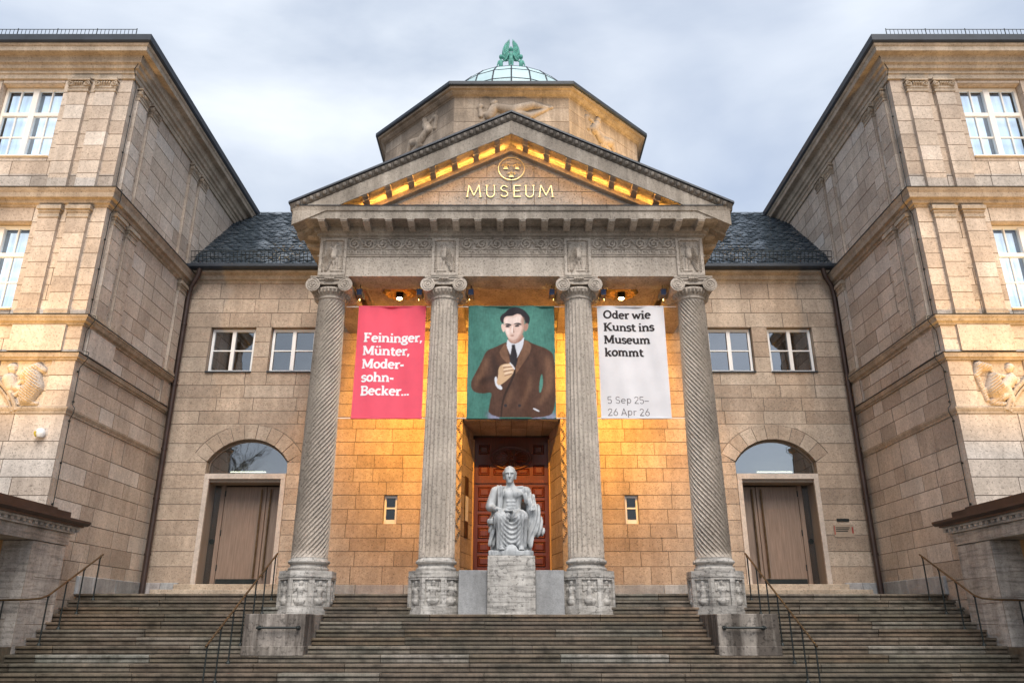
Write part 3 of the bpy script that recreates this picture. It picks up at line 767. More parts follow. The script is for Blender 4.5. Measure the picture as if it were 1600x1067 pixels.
# ------------------------------------------------------------------ museum wings
WM = [M_WING, M_MORT]
def volute(mb, x, y, z, R, ax, sgn, r=0.012, turns=2.2):
    """flat spiral ridge; ax is 'x' for a front face, 'y' for a side face"""
    pts = []
    n = int(18 * turns)
    for i in range(n + 1):
        t = 2 * PI * turns * i / n; rr = R * (1 - .86 * i / n)
        p, q = sgn * rr * math.sin(t), rr * math.cos(t)
        pts.append((x + p, y, z + q) if ax == 'x' else (x, y + p, z + q))
    mb.tube(pts, r, 5)
def make_wing(sx, label):
    W = tag(empty('museum_wing'), label, 'building', 'projecting wings of the museum')
    FF = Frame((0, YW, 0), (sx, 0, 0), (0, -1, 0))               # front: u = distance from the middle axis
    FI = Frame((sx * XW, 0, 0), (0, 1, 0), (-sx, 0, 0))          # inner side: u = y
    XE = 14.6
    sd = 100 + sx * 7
    # lower storey
    wf = empty('front_wall', W); wi = empty('inner_wall', W)
    z1 = [1.0, 1.42, 1.84, 2.26, 2.68, 3.10, 3.52, 3.94, 4.36, 4.76, 5.15, 5.55, 6.18]
    ashlar(wf, FF, XW, XE, z1, (), 1.05, sd, WM)
    ashlar(wi, FI, YW + .25, YF, z1, (), 0.95, sd + 1, WM)
    z1b = [6.34, 6.72, 7.08, 7.44]
    ashlar(wf, FF, XW, XE, z1b, [(11.15, 6.34, 7.44, lambda z: .60)], .9, sd + 2, WM)
    for zz in range(3): stone(wf, FF, [(10.55, z1b[zz]), (11.75, z1b[zz]), (11.75, z1b[zz + 1]), (10.55, z1b[zz + 1])], .25, mats=WM, lift=-.05)
    ashlar(wi, FI, YW + .25, YF, z1b, (), .95, sd + 3, WM)
    zp = [7.64, 7.97, 8.30]
    ashlar(wf, FF, XW, XE, zp, (), 1.1, sd + 4, WM); ashlar(wi, FI, YW + .25, YF, zp, (), 1.0, sd + 5, WM)
    # second storey
    z2 = courses(8.54, 11.44, .415, 4)
    o2 = [(12.62, 8.72, 11.04, lambda z: .83)]
    ashlar(wf, FF, XW, XE, z2, o2, .9, sd + 6, WM); ashlar(wi, FI, YW + .25, YF, z2, (), 1.0, sd + 7, WM)
    # third storey
    z3 = courses(11.88, 15.30, .43, 6)
    o3 = [(12.62, 12.90, 15.17, lambda z: .83)]
    ashlar(wf, FF, XW, XE, z3, o3, .9, sd + 8, WM); ashlar(wi, FI, YW + .25, 27.0, z3, (), 1.05, sd + 9, WM)
    for mm in (wf,):
        m = MB(sx); m.box(10.28, XE, YW + .55, YW + 1.2, 0, 15.6); m.box(10.26, XE, YW + .24, YW + .55, 0, 8.7)
        m.box(10.27, 11.75, YW + .245, YW + .55, 8.7, 15.5); m.box(13.5, XE, YW + .245, YW + .55, 8.7, 15.5); m.box(11.7, 13.55, YW + .246, YW + .56, 11.1, 12.85)
        m.box(10.24, 10.9, YW + .5, 27, 0, 15.6); m.box(10.3, 16.5, YW + 1.2, 27, 15.4, 15.6); m.box(10.3, 16.5, 26.5, 27, 0, 15.5); m.box(14.5, 16.5, YW + .02, 27, 0, 15.5)
        m.build('backing', M_CORE, W)
    PF = [(16.5, YW), (XW, YW), (XW, YF + .05)]; PU = [(16.5, YW), (XW, YW), (XW, 28.0)]
    def band(name, prof, path, mat=M_TRIM):
        m = MB(sx); m.sweep(prof, path); return m.build(name, mat, W)
    band('string_course', [(-.1, 6.18), (.02, 6.18), (.025, 6.22), (.04, 6.25), (.055, 6.29), (.055, 6.32), (.0, 6.345), (-.1, 6.345)], PF)
    band('ledge', [(-.1, 7.44), (.03, 7.44), (.035, 7.48), (.07, 7.50), (.085, 7.60), (-.1, 7.63)], PF)
    band('ledge_flashing', [(-.1, 7.632), (.10, 7.606), (.105, 7.618), (-.1, 7.645)], PF, M_LEAD)
    band('sill_moulding', [(-.1, 8.30), (.03, 8.30), (.04, 8.35), (.10, 8.38), (.13, 8.46), (.15, 8.47), (.15, 8.51), (-.1, 8.53)], PF)
    band('sill_flashing', [(-.1, 8.532), (.165, 8.512), (.17, 8.522), (-.1, 8.545)], PF, M_LEAD)
    band('middle_cornice', [(-.1, 11.43), (.03, 11.43), (.05, 11.48), (.10, 11.50), (.12, 11.58), (.20, 11.61), (.21, 11.73), (.24, 11.79), (.26, 11.85), (-.1, 11.88)], PF)
    band('middle_cornice_flashing', [(-.1, 11.882), (.272, 11.852), (.28, 11.868), (-.1, 11.90)], PF, M_LEAD)
    band('top_cornice', [(-.1, 15.27), (.05, 15.27), (.05, 15.40), (.08, 15.42), (.09, 15.50), (.15, 15.53), (.17, 15.62), (.23, 15.66), (.25, 15.80), (.27, 15.84), (.42, 15.855), (.43, 15.865), (.43, 15.99), (.46, 16.02), (.48, 16.07), (-.1, 16.1)], PU)
    band('roof_gutter', [(.33, 16.075), (.50, 16.075), (.54, 16.12), (.54, 16.30), (.51, 16.31), (.33, 16.31)], PU, M_LEAD)
    m = MB(sx); m.add([(9.65, 16.35, 16.2), (16.5, 16.35, 16.2), (16.5, 21, 17.8), (14, 21, 17.8), (14, 28, 17.8), (9.65, 28, 16.2), (16.5, 28, 17.8)], [(0, 1, 2, 3), (0, 3, 4, 5), (3, 2, 6, 4)])
    m.build('roof', M_LEAD, W)
    sg = MB(sx); y0 = 16.28
    for zz in (16.36, 16.56): sg.tube([(9.93, y0, zz), (16.4, y0, zz)], .009, 4)
    x = 9.94
    k = 0
    while x < 16.4:
        sg.tube([(x, y0, 16.2), (x, y0, 16.56 + (.03 if k % 10 == 0 else 0))], .012 if k % 10 == 0 else .007, 4); x += .105; k += 1
    sg.build('snow_guard', M_IRON, W)
    # paired pilasters
    def pilaster(fr, u0, u1, z0, z1, ionic, k):
        P = empty('pilaster', W); zs = courses(z0 + (0 if ionic else .12), z1 - (.46 if ionic else .34), .42, k)
        fp = Frame(fr.o + fr.n * .09, fr.u, fr.n)
        for i in range(len(zs) - 1):
            stone(P, fp, [(u0, zs[i]), (u1, zs[i]), (u1, zs[i + 1]), (u0, zs[i + 1])], .15, .008, WM, .002)
        m = MB()
        def fb(a, b_, c_, d_, dd):
            v = [fr(u, z, d) for d in (0.0, dd) for z in (c_, d_) for u in (a, b_)]
            m.add(v, [(4, 5, 7, 6), (0, 4, 6, 2), (1, 3, 7, 5), (0, 1, 5, 4), (2, 6, 7, 3)])
        if ionic:
            fb(u0 - .02, u1 + .02, z1 - .46, z1 - .42, .11); fb(u0 - .005, u1 + .005, z1 - .42, z1 - .36, .10); fb(u0 - .02, u1 + .02, z1 - .36, z1 - .33, .115)
            fb(u0, u1, z1 - .33, z1 - .20, .11); fb(u0 - .04, u1 + .04, z1 - .14, z1 - .10, .16); fb(u0 + .02, u1 - .02, z1 - .10, z1 + .0, .10)
            for e, sg_ in ((u0 + .045, 1), (u1 - .045, -1)):
                pts = []
                for i in range(31):
                    t = 2 * PI * 1.6 * i / 30; rr = .085 * (1 - .85 * i / 30); pts.append(fr(e - sg_ * rr * math.sin(t), z1 - .235 + rr * math.cos(t), .135))
                m.tube(pts, .016, 5)
                ring = [fr(e + .09 * math.cos(q), z1 - .235 + .09 * math.sin(q), d) for d in (.05, .125) for q in [2 * PI * i / 14 for i in range(14)]]
                m.add(ring, [tuple(range(14, 28))] + [(i, (i + 1) % 14, 14 + (i + 1) % 14, 14 + i) for i in range(14)])
            for i in range(4):
                e = u0 + .16 + (u1 - u0 - .32) * i / 3
                m.tube([fr(e, z1 - .29, .11), fr(e + .01, z1 - .23, .15), fr(e, z1 - .17, .12)], [.012, .03, .015], 5)
        else:
            fb(u0 - .02, u1 + .02, z0, z0 + .07, .13); fb(u0 - .01, u1 + .01, z0 + .07, z0 + .12, .11)
            m.build('base', M_TRIM, P); m = MB()
            fb(u0 - .01, u1 + .01, z1 - .34, z1 - .30, .11); fb(u0, u1, z1 - .30, z1 - .20, .095); fb(u0 - .02, u1 + .02, z1 - .20, z1 - .13, .12); fb(u0 - .05, u1 + .05, z1 - .13, z1 - .04, .16); fb(u0 - .03, u1 + .03, z1 - .04, z1, .13)
        m.build('capital', M_TRIM, P)
    for (a, c) in ((10.38, 10.90), (11.10, 11.60), (13.64, 14.14)):
        pilaster(FF, a, c, 11.90, 15.29, True, int(a * 10)); pilaster(FF, a, c, 8.545, 11.44, False, int(a * 10) + 1)
    for (a, c) in ((16.98, 17.45), (17.68, 18.15), (20.55, 21.02), (21.25, 21.72)):
        pilaster(FI, a, c, 11.90, 15.29, True, int(a * 10))
    for (a, c) in ((16.98, 17.45), (17.68, 18.15), (21.0, 21.45)):
        pilaster(FI, a, c, 8.545, 11.44, False, int(a * 10) + 3)
    # pedestal blocks under the pilasters
    for fr, a, c in ((FF, 10.36, 11.62), (FI, 16.95, 18.17), (FI, 20.98, 21.47)):
        stone(W, Frame(fr.o + fr.n * .06, fr.u, fr.n), [(a, 7.65), (c, 7.65), (c, 8.30), (a, 8.30)], .1, .01, WM, name='pedestal_stone')
    # windows with white blinds
    def window(z0, z1, zt_):
        w1 = empty('window', W); y = YW + .20; x0, x1 = 11.80, 13.44; xc = 12.62
        m = MB(sx); bw = .07
        m.box(x0, x0 + bw, y, y + .09, z0, z1); m.box(x1 - bw, x1, y, y + .09, z0, z1)
        m.box(x0 + bw, x1 - bw, y, y + .09, z1 - bw, z1); m.box(x0 + bw, x1 - bw, y, y + .09, z0, z0 + bw)
        m.box(xc - .075, xc + .075, y - .02, y + .092, z0 + bw, z1 - bw)
        m.box(x0 + bw, xc - .075, y - .01, y + .09, zt_ - .05, zt_ + .05); m.box(xc + .075, x1 - bw, y - .01, y + .09, zt_ - .05, zt_ + .05)
        zc = z0 + bw + (zt_ - .05 - z0 - bw) * .5
        for xa, xb in ((x0 + bw, xc - .075), (xc + .075, x1 - bw)):
            q = (xa + xb) / 2
            m.box(q - .018, q + .018, y + .02, y + .08, z0 + bw, zt_ - .05); m.box(q - .018, q + .018, y + .02, y + .08, zt_ + .05, z1 - bw)
            m.box(xa, q - .018, y + .021, y + .079, zc - .016, zc + .016); m.box(q + .018, xb, y + .021, y + .079, zc - .016, zc + .016)
        m.build('frame', M_CREAM, w1)
        for xa, xb in ((x0 + bw, xc - .075), (xc + .075, x1 - bw)):
            q = (xa + xb) / 2
            for pa, pb in ((xa - .005, q - .013), (q + .013, xb + .005)):
                for za, zb in ((z0 + bw - .005, zc - .012), (zc + .012, zt_ - .045), (zt_ + .045, z1 - bw + .005)):
                    m = MB(sx); m.box(pa, pb, y + .05, y + .055, za, zb); m.build('pane', M_GLASS, w1)
        m = MB(sx); m.box(x0 - .03, x1 + .03, YW - .06, y, z0 - .03, z0 - .004); m.build('sill', M_WHITE, w1)
        for xa, xb in ((x0 + .05, xc - .10), (xc + .02, x1 - .05)):
            m = MB(sx); m.box(xa, xb, y + .20, y + .206, z0 + .02, z1 - .10); m.build('blind', M_BLIND, w1)
        m = MB(sx); m.add([(x0, y + .32, z0), (x1, y + .32, z0), (x1, y + .32, z1), (x0, y + .32, z1)], [(0, 1, 2, 3)]); m.build('room_back', M_ROOM, w1)
    window(12.92, 15.15, 14.32); window(8.74, 11.02, 10.22)
    # blind arch moulding with carved spandrel
    m = MB(sx)
    for dr_, rr in ((0, .05), (-.09, .03)):
        m.tube([(12.62 + (1.65 + dr_) * math.cos(t), YW - .02, 5.60 + (1.65 + dr_) * math.sin(t)) for t in [math.radians(23) + (PI - math.radians(46)) * i / 30 for i in range(31)]], rr, 8)
    m.build('arch_moulding', M_TRIM, W, True)
    rel = Frame((0, YW + .05, 0), (sx, 0, 0), (0, -1, 0))
    if sx < 0:   # seated woman beside a netted, fishtailed beast
        caps = [(11.42, 7.22, .095, 11.43, 7.26, .11), (11.42, 7.1, .06, 11.44, 6.98, .14), (11.44, 6.98, .15, 11.36, 6.80, .13), (11.56, 6.95, .06, 11.50, 6.76, .05), (11.50, 6.76, .05, 11.20, 6.90, .045), (11.20, 6.90, .05, 11.08, 7.08, .04),
                (11.36, 6.82, .10, 11.10, 6.74, .075), (11.10, 6.74, .06, 11.30, 6.55, .05), (11.34, 6.72, .09, 11.32, 6.45, .06), (11.32, 6.45, .05, 11.12, 6.40, .04),
                (11.10, 7.10, .13, 10.86, 7.26, .12), (10.86, 7.26, .12, 10.70, 7.20, .07), (10.90, 7.06, .17, 10.82, 6.78, .19), (10.82, 6.78, .20, 10.90, 6.52, .14), (11.02, 6.72, .14, 10.98, 6.5, .12), (10.98, 6.44, .06, 10.70, 6.42, .04), (11.12, 6.97, .07, 11.12, 7.0, .08)]
    else:        # kneeling woman with a fruit-laden tail
        caps = [(11.40, 7.24, .09, 11.42, 7.27, .10), (11.42, 7.10, .06, 11.38, 6.98, .13), (11.38, 6.98, .13, 11.22, 6.82, .13), (11.30, 7.05, .05, 11.05, 7.10, .05), (11.05, 7.10, .05, 10.92, 7.32, .05), (11.55, 6.98, .05, 11.48, 6.78, .045), (11.48, 6.78, .045, 11.3, 6.84, .04),
                (11.2, 6.8, .13, 11.28, 6.55, .10), (11.2, 6.6, .10, 10.85, 6.48, .07), (10.85, 6.44, .06, 11.25, 6.38, .06), (11.28, 6.5, .09, 11.32, 6.40, .06), (10.95, 7.28, .08, 10.72, 7.30, .12), (10.72, 7.3, .11, 10.62, 7.08, .08), (10.62, 7.1, .07, 10.68, 6.8, .06), (10.68, 6.85, .06, 10.75, 6.5, .05),
                (11.0, 7.0, .14, 10.92, 6.72, .18), (11.02, 6.78, .18, 10.98, 6.62, .12)]
    relief('spandrel_relief', caps, rel, 10.55, 11.75, 6.33, 7.43, .013, M_WING, W, 1.25,
           tex=lambda U, Z: .22 * np.sin(U * 95) * np.sin(Z * 95 + U * 30) * (U < 11.1))
    # lightning conductor down the inner corner
    c = MB(sx); pts = [(9.72, 16.45, 15.84), (9.95, 16.55, 15.5), (9.965, 16.82, 15.1), (9.965, 16.82, 12.0), (9.72, 16.7, 11.92), (9.72, 16.7, 11.6), (9.965, 16.82, 11.3), (9.965, 16.82, 8.62), (9.81, 16.8, 8.56), (9.81, 16.8, 8.45), (9.965, 16.82, 8.2), (9.965, 16.82, 7.72),
                        (9.80, 16.8, 7.66), (9.80, 16.8, 7.5), (9.965, 16.85, 7.3), (9.965, 16.86, 6.42), (9.90, 16.86, 6.35), (9.90, 16.86, 6.25), (9.965, 16.87, 6.1), (9.965, 16.90, 4.1)]
    c.tube(pts, .010, 5)
    for z in (14.2, 13.1, 10.6, 9.8, 9.0, 7.2, 6.5, 6.05, 5.1, 4.2): c.tube([(9.955, 16.82 + (.06 if z < 7 else 0), z), (9.985, 16.82 + (.06 if z < 7 else 0), z)], .026, 6)
    c.build('lightning_conductor', M_IRON, W)
    # pale marble foot along the inner wall
    for (p, q) in ((18.45, 19.1), (19.1, 20.2), (20.2, 21.6)):
        m = MB(sx); m.cbox(9.93, 10.05, p + .004, q - .004, T, 2.80, .012); m.build('plinth_stone', M_PLIN, W)
    # downpipe in the corner with the facade
    D = tag(empty('downpipe'), ('dark brown downpipe in the corner beside the %s wing' % ('left' if sx < 0 else 'right')), 'downpipe', 'downpipes in the corners of the facade')
    m = MB(sx); m.tube([(9.55, 21.35, 12.02), (9.60, 21.38, 11.75), (9.80, 21.48, 11.45), (9.86, 21.53, 11.1), (9.86, 21.53, 2.45)], .075, 10); m.build('pipe', M_COPPER, D, True)
    for z in (10.2, 8.3, 6.4, 5.0, 3.5):
        m = MB(sx); m.tube([(9.86, 21.53, z), (9.86, 21.53, z + .06)], .09, 10); m.build('collar', M_COPPER, D, True)
    return W
make_wing(-1, 'projecting left museum wing with seated woman relief and netted beast')
make_wing(1, 'projecting right museum wing with kneeling woman relief and fruit')

# ------------------------------------------------------------------ side porches in front of the wings
def porch(sx, label):
    P = tag(empty('side_porch'), label, 'porch', 'stone side porches with copper roofs')
    X = 9.75; PM = [M_PORCH, M_MORT]
    FX = Frame((sx * X, 0, 0), (0, 1, 0), (-sx, 0, 0))
    pr = empty('pier', P); zs = [1.2, 1.75, 2.15, 2.66, 3.36]
    for i in range(4):
        stone(pr, FX, [(16.1, zs[i]), (17.33, zs[i]), (17.33, zs[i + 1]), (16.1, zs[i + 1])], .24, .006, PM, .003)
        stone(pr, Frame((0, 16.1, 0), (sx, 0, 0), (0, -1, 0)), [(X + .003, zs[i] + .1 * (i > 0)), (X + .62, zs[i] + .1 * (i > 0)), (X + .62, zs[i + 1] + .1 * (i < 3)), (X + .003, zs[i + 1] + .1 * (i < 3))], .3, .006, PM, .003)
    b = MB(sx); b.box(X + .05, X + .6, 16.4, 17.3, 1.0, 3.36); b.build('pier_core', M_CORE, pr)
    b = MB(sx); b.cbox(X - .03, X + .65, 10.5, 17.36, 3.37, 3.62, .01); b.build('lintel', M_PORCH, P)
    b = MB(sx); b.box(X - .10, X + .6, 10.5, 17.42, 3.622, 3.66); b.box(X - .16, X + .6, 10.5, 17.46, 3.72, 3.76); b.build('cornice', M_PORCH, P)
    y = 10.6
    b = MB(sx)
    while y < 17.4:
        q = MB(sx); q.box(X - .14, X + .2, y, y + .10, 3.661, 3.719); q.build('dentil', M_PORCH, P); y += .20
    b = MB(sx); b.box(X - .22, X + .6, 10.5, 17.50, 3.761, 3.80); b.sweep([(-.05, 3.80), (.06, 3.80), (.12, 3.85), (.12, 3.90), (-.05, 3.90)], [(X - .18, 10.5), (X - .18, 17.62)])
    b.build('gutter', M_COPPER, P)
    b = MB(sx); b.add([(X - .26, 10.5, 3.90), (X - .26, 17.6, 3.90), (X + .55, 17.4, 4.03), (X + .55, 10.5, 4.03)], [(0, 1, 2, 3)])
    b.add([(X - .26, 17.6, 3.9), (X + .28, 17.6, 3.9), (X + .55, 17.4, 4.03)], [(0, 1, 2)])
    b.box(X - .03, X + 3.2, 10.5, 16.68, 3.9, 4.10); b.box(X + .02, X + .24, 16.65, 17.32, 3.9, 4.08)
    b.build('roof', M_COPPER, P)
    b = MB(sx); b.box(11.2, 11.4, 10.5, 16.7, 1.2, 3.9); b.box(9.8, 11.4, 16.3, 16.68, 1.2, 3.4) ; b.build('inner_wall', M_ORN, P)
    b = MB(sx); b.box(X, 11.4, 10.5, 16.7, 3.40, 3.6); b.build('ceiling', M_ORN, P)
    b = MB(sx); b.box(X, 13.0, 10.5, 16.3, .9, 1.34); b.build('landing', M_STEP, P)
porch(-1, 'copper roofed stone porch at the left picture edge')
porch(1, 'copper roofed stone porch at the right picture edge')
# ------------------------------------------------------------------ columns
YC = 18.05
def make_column(cx, twist, label):
    C = tag(empty('column'), label, 'column', 'ionic columns of the portico')
    # octagonal plinth with figure panels
    pl = empty('plinth', C); ap = 0.585; e = ap * math.tan(PI / 8)
    zb, z1, z2, z3 = 1.95, 2.08, 2.72, 2.86
    def octa(r): return [(cx + r / math.cos(PI / 8) * math.cos(PI / 8 + i * PI / 4), YC + r / math.cos(PI / 8) * math.sin(PI / 8 + i * PI / 4)) for i in range(8)]
    m = MB(); m.prism(octa(ap), lambda p, q, t: (p, q, t), zb, z1); m.prism(octa(ap - .045), lambda p, q, t: (p, q, t), z1, z2)
    m.prism(octa(ap + .012), lambda p, q, t: (p, q, t), z2, z2 + .03); m.prism(octa(ap), lambda p, q, t: (p, q, t), z2 + .03, z3)
    m.build('octagon', M_TRAV, pl)
    rg = random.Random(int(cx * 10) + 50)
    for k in range(3, 10):
        a = k * PI / 4; nx, ny = math.cos(a), math.sin(a)
        if ny > .5: continue
        fr = Frame((cx + nx * (ap - .045), YC + ny * (ap - .045), 0), (-ny, nx, 0), (nx, ny, 0))
        fw = MB()
        for (u0, u1, a0, a1) in ((-e, -e + .07, z1, z2), (e - .07, e, z1, z2), (-e + .07, e - .07, z1, z1 + .05), (-e + .07, e - .07, z2 - .05, z2)):
            v = [fr(u, z, d) for d in (0, .044) for z in (a0, a1) for u in (u0, u1)]
            fw.add(v, [(4, 5, 7, 6), (0, 4, 6, 2), (1, 3, 7, 5), (0, 1, 5, 4), (2, 6, 7, 3)])
        fw.build('panel_frame', M_TRAV, pl)
        j = lambda s: rg.uniform(-s, s)
        zm = z1
        caps = [(0, zm + .50, .05, j(.01), zm + .53, .052), (0, zm + .43, .04, 0, zm + .36, .075), (0, zm + .36, .075, 0, zm + .24, .05), (0, zm + .24, .06, j(.02), zm + .14, .10), (-.06, zm + .41, .035, -.13, zm + .36, .03), (-.13, zm + .36, .03, -.13 + j(.02), zm + .50, .028),
                (.06, zm + .41, .035, .13, zm + .36, .03), (.13, zm + .36, .03, .13 + j(.02), zm + .50, .028), (-.10, zm + .16, .04, -.06, zm + .08, .04), (.10, zm + .16, .04, .06, zm + .08, .04), (-.06, zm + .08, .035, .06, zm + .08, .035)]
        relief('figure_relief', caps, fr, -.19, .19, z1 + .03, z2 - .03, .012, M_TRAV, pl, .75)
    # base
    m = MB(); m.lathe([(.44, 2.86), (.455, 2.88), (.455, 2.925), (.42, 2.95), (.405, 2.99), (.425, 3.015), (.455, 3.03), (.468, 3.06), (.455, 3.09), (.43, 3.105), (.415, 3.13), (.40, 3.16)], cx, YC, 40)
    m.build('base', M_TRAV, C, True)
    # fluted shaft
    nf, per, rows = 24, 6, 90 if twist else 30
    n = nf * per; z0, zt_ = 3.15, 9.46; r0, r1 = .412, .338
    v = []; f = []
    for j in range(rows + 1):
        t = j / rows; z = z0 + (zt_ - z0) * t
        r = r0 + (r1 - r0) * (t ** 1.35); fade = min(1, t * 40 + .0, (1 - t) * 40 + .0)
        ph = twist * 2 * PI * (z - z0) / 2.9
        for i in range(n):
            q = (i % per) / per; d = (.045 if twist else .028) * fade * math.sin(PI * q) ** .8 if q else 0
            a = 2 * PI * i / n + ph; v.append((cx + (r - d) * math.cos(a), YC + (r - d) * math.sin(a), z))
    for j in range(rows):
        for i in range(n): f.append((j * n + i, j * n + (i + 1) % n, (j + 1) * n + (i + 1) % n, (j + 1) * n + i))
    mesh('shaft', v, f, M_PORT, C)
    # capital
    cap = empty('capital', C)
    m = MB(); m.lathe([(.335, 9.43), (.36, 9.44), (.365, 9.465), (.35, 9.485), (.345, 9.50), (.36, 9.54), (.42, 9.61), (.45, 9.66), (.44, 9.70)], cx, YC, 40); m.build('echinus', M_PORT, cap, True)
    m = MB()
    for i in range(28):
        a = 2 * PI * i / 28; c_, s_ = math.cos(a), math.sin(a)
        m.tube([(cx + .36 * c_, YC + .36 * s_, 9.53), (cx + .43 * c_, YC + .43 * s_, 9.59), (cx + .455 * c_, YC + .455 * s_, 9.66)], [.012, .028, .022], 5)
    m.build('egg_moulding', M_PORT, cap)
    m = MB(); m.cbox(cx - .40, cx + .40, YC - .41, YC + .41, 9.79, 9.90, .015); m.cbox(cx - .46, cx + .46, YC - .44, YC + .44, 9.905, 9.945, .01); m.cbox(cx - .485, cx + .485, YC - .465, YC + .465, 9.947, 9.985, .01)
    m.tube([(cx - .38, YC - .43, 9.895), (cx + .38, YC - .43, 9.895)], .018, 6); m.tube([(cx - .34, YC - .43, 9.79), (cx - .12, YC - .43, 9.77), (cx + .12, YC - .43, 9.77), (cx + .34, YC - .43, 9.79)], .014, 6)
    for k in range(5): m.tube([(cx - .08 + .04 * k, YC - .42, 9.86), (cx - .10 + .05 * k, YC - .48, 9.92)], [.02, .03], 5)
    m.build('abacus', M_PORT, cap)
    for sx in (-1, 1):
        xc, zc, R = cx + sx * .405, 9.755, .182
        m = MB()
        prof = [(R, -.46), (R * 1.0, -.44), (R * .9, -.38), (R * .78, -.2), (R * .74, 0), (R * .78, .2), (R * .9, .38), (R, .44), (R, .46)]
        nn = 24; vv = []
        for r, y in prof:
            for i in range(nn): a = 2 * PI * i / nn; vv.append((xc + r * math.cos(a), YC + y, zc + r * math.sin(a)))
        ff = [(j * nn + i, j * nn + (i + 1) % nn, (j + 1) * nn + (i + 1) % nn, (j + 1) * nn + i) for j in range(len(prof) - 1) for i in range(nn)]
        ff += [tuple(range(nn)), tuple((len(prof) - 1) * nn + i for i in range(nn - 1, -1, -1))]
        m.add(vv, ff)
        for yy in (YC - .462, YC + .462):
            pts = []
            for i in range(56):
                t = 2 * PI * 2.5 * i / 55; rr = (R - .018) * (1 - .88 * i / 55); pts.append((xc - sx * rr * math.sin(t), yy, zc + rr * math.cos(t)))
            m.tube(pts, .017, 5); m.tube([(xc, yy - .02, zc), (xc, yy + .02, zc)], .03, 8)
        m.build('volute', M_PORT, cap, True)
    return C
make_column(-4.58, 1, 'left outer column with spiral fluting on octagonal plinth')
make_column(-1.70, 0, 'straight fluted column between the pink and the portrait banner')
make_column(1.70, 0, 'straight fluted column between the portrait and the white banner')
make_column(4.58, -1, 'right outer column with spiral fluting on octagonal plinth')

# ------------------------------------------------------------------ entablature and pediment
PT = tag(empty('portico'), 'portico entablature and pediment with gilded lettering above the columns', 'portico')
YE, XE_ = 17.63, 4.90
path = [(XE_, YF), (XE_, YE), (-XE_, YE), (-XE_, YF)]
m = MB(); m.sweep([(-.8, 9.99), (0, 9.99), (0, 10.52), (.03, 10.54), (.03, 10.565), (-.8, 10.565)], path); m.build('architrave', M_PORT, PT)
m = MB(); m.sweep([(-.8, 10.566), (.005, 10.566), (.005, 11.04), (-.8, 11.04)], path); m.build('frieze', M_PORT, PT)
m = MB(); m.sweep([(-.8, 11.04), (.03, 11.04), (.035, 11.08), (.08, 11.10), (.10, 11.16), (.16, 11.19), (.16, 11.30), (-.8, 11.30)], path); m.build('bed_moulding', M_CORN, PT)
m = MB(); m.sweep([(-.8, 11.302), (.60, 11.302), (.60, 11.50), (.63, 11.52), (.65, 11.60), (.66, 11.63), (-.8, 11.66)], path); m.build('cornice', M_CORN, PT)
m = MB(); m.sweep([(-.2, 11.662), (.67, 11.632), (.675, 11.65), (-.2, 11.69)], path); m.build('cornice_flashing', M_LEAD, PT)
for i in range(18):
    x = (i - 8.5) * .562
    m = MB(); m.prism([(0, 11.30), (0, 11.18), (.22, 11.20), (.36, 11.235), (.42, 11.25), (.42, 11.30)], lambda p, q, t: (t, YE - .16 - p, q), x - .08, x + .08)
    m.box(x - .095, x + .095, YE - .60, YE - .16, 11.285, 11.3015); m.build('modillion', M_PORT, PT)
for sx in (-1, 1):
    for i in range(6):
        y = YE + .25 + i * .62
        m = MB(sx); m.prism([(0, 11.30), (0, 11.18), (.22, 11.20), (.36, 11.235), (.42, 11.25), (.42, 11.30)], lambda p, q, t: (XE_ + .16 + p, t, q), y - .10, y + .10); m.build('modillion', M_PORT, PT)
# eagle panels over the columns
FE = Frame((0, YE, 0), (1, 0, 0), (0, -1, 0))
for cx, fl in ((-4.54, 1), (-1.685, -1), (1.685, 1), (4.54, -1)):
    pn = empty('eagle_panel', PT); x0, x1 = cx - .34, cx + .34
    m = MB(); v0 = .035
    for (a, b_, c_, d_) in ((x0, x0 + .07, 9.995, 11.035), (x1 - .07, x1, 9.995, 11.035), (x0 + .07, x1 - .07, 10.975, 11.035), (x0 + .07, x1 - .07, 9.995, 10.07)): m.box(a, b_, YE - v0 - .02, YE + .05, c_, d_)
    m.box(x0 + .07, x1 - .07, YE - .012, YE + .02, 10.07, 10.975); m.build('panel_frame', M_PORT, pn)
    bd_ = MB()
    z = 10.12
    while z < 10.95:
        for xx in (x0 + .095, x1 - .095): bd_.box(xx - .016, xx + .016, YE - .05, YE - .01, z, z + .03)
        z += .055
    tag(bd_.build('bead_border', M_PORT, pn), kind='stuff')
    o = lambda u, z, r, u2, z2, r2: (cx + fl * u, z, r, cx + fl * u2, z2, r2)
    caps = [o(.05, 10.84, .05, .06, 10.85, .05), o(.09, 10.85, .026, .155, 10.815, .008), o(.04, 10.80, .05, .0, 10.68, .085), o(.02, 10.66, .10, .0, 10.52, .115), o(-.01, 10.56, .11, -.09, 10.36, .06), o(-.09, 10.36, .06, -.16, 10.15, .045),
            o(-.06, 10.72, .075, -.13, 10.50, .085), o(-.13, 10.50, .085, -.19, 10.24, .02), o(.02, 10.44, .055, .03, 10.30, .030), o(.03, 10.30, .026, .03, 10.15, .020), o(.09, 10.46, .05, .11, 10.30, .028), o(.11, 10.30, .024, .11, 10.15, .020), o(-.02, 10.135, .024, .18, 10.135, .024), o(.19, 10.62, .012, .20, 10.2, .022)]
    fe = Frame((0, YE - .012, 0), (1, 0, 0), (0, -1, 0))
    relief('eagle_relief', caps, fe, cx - .25, cx + .25, 10.09, 10.965, .009, M_PORT, pn, 1.0, tex=lambda U, Z: .28 * np.sin((Z + 1.2 * np.abs(U - cx)) * 120) * (fl * (U - cx) < -.02))
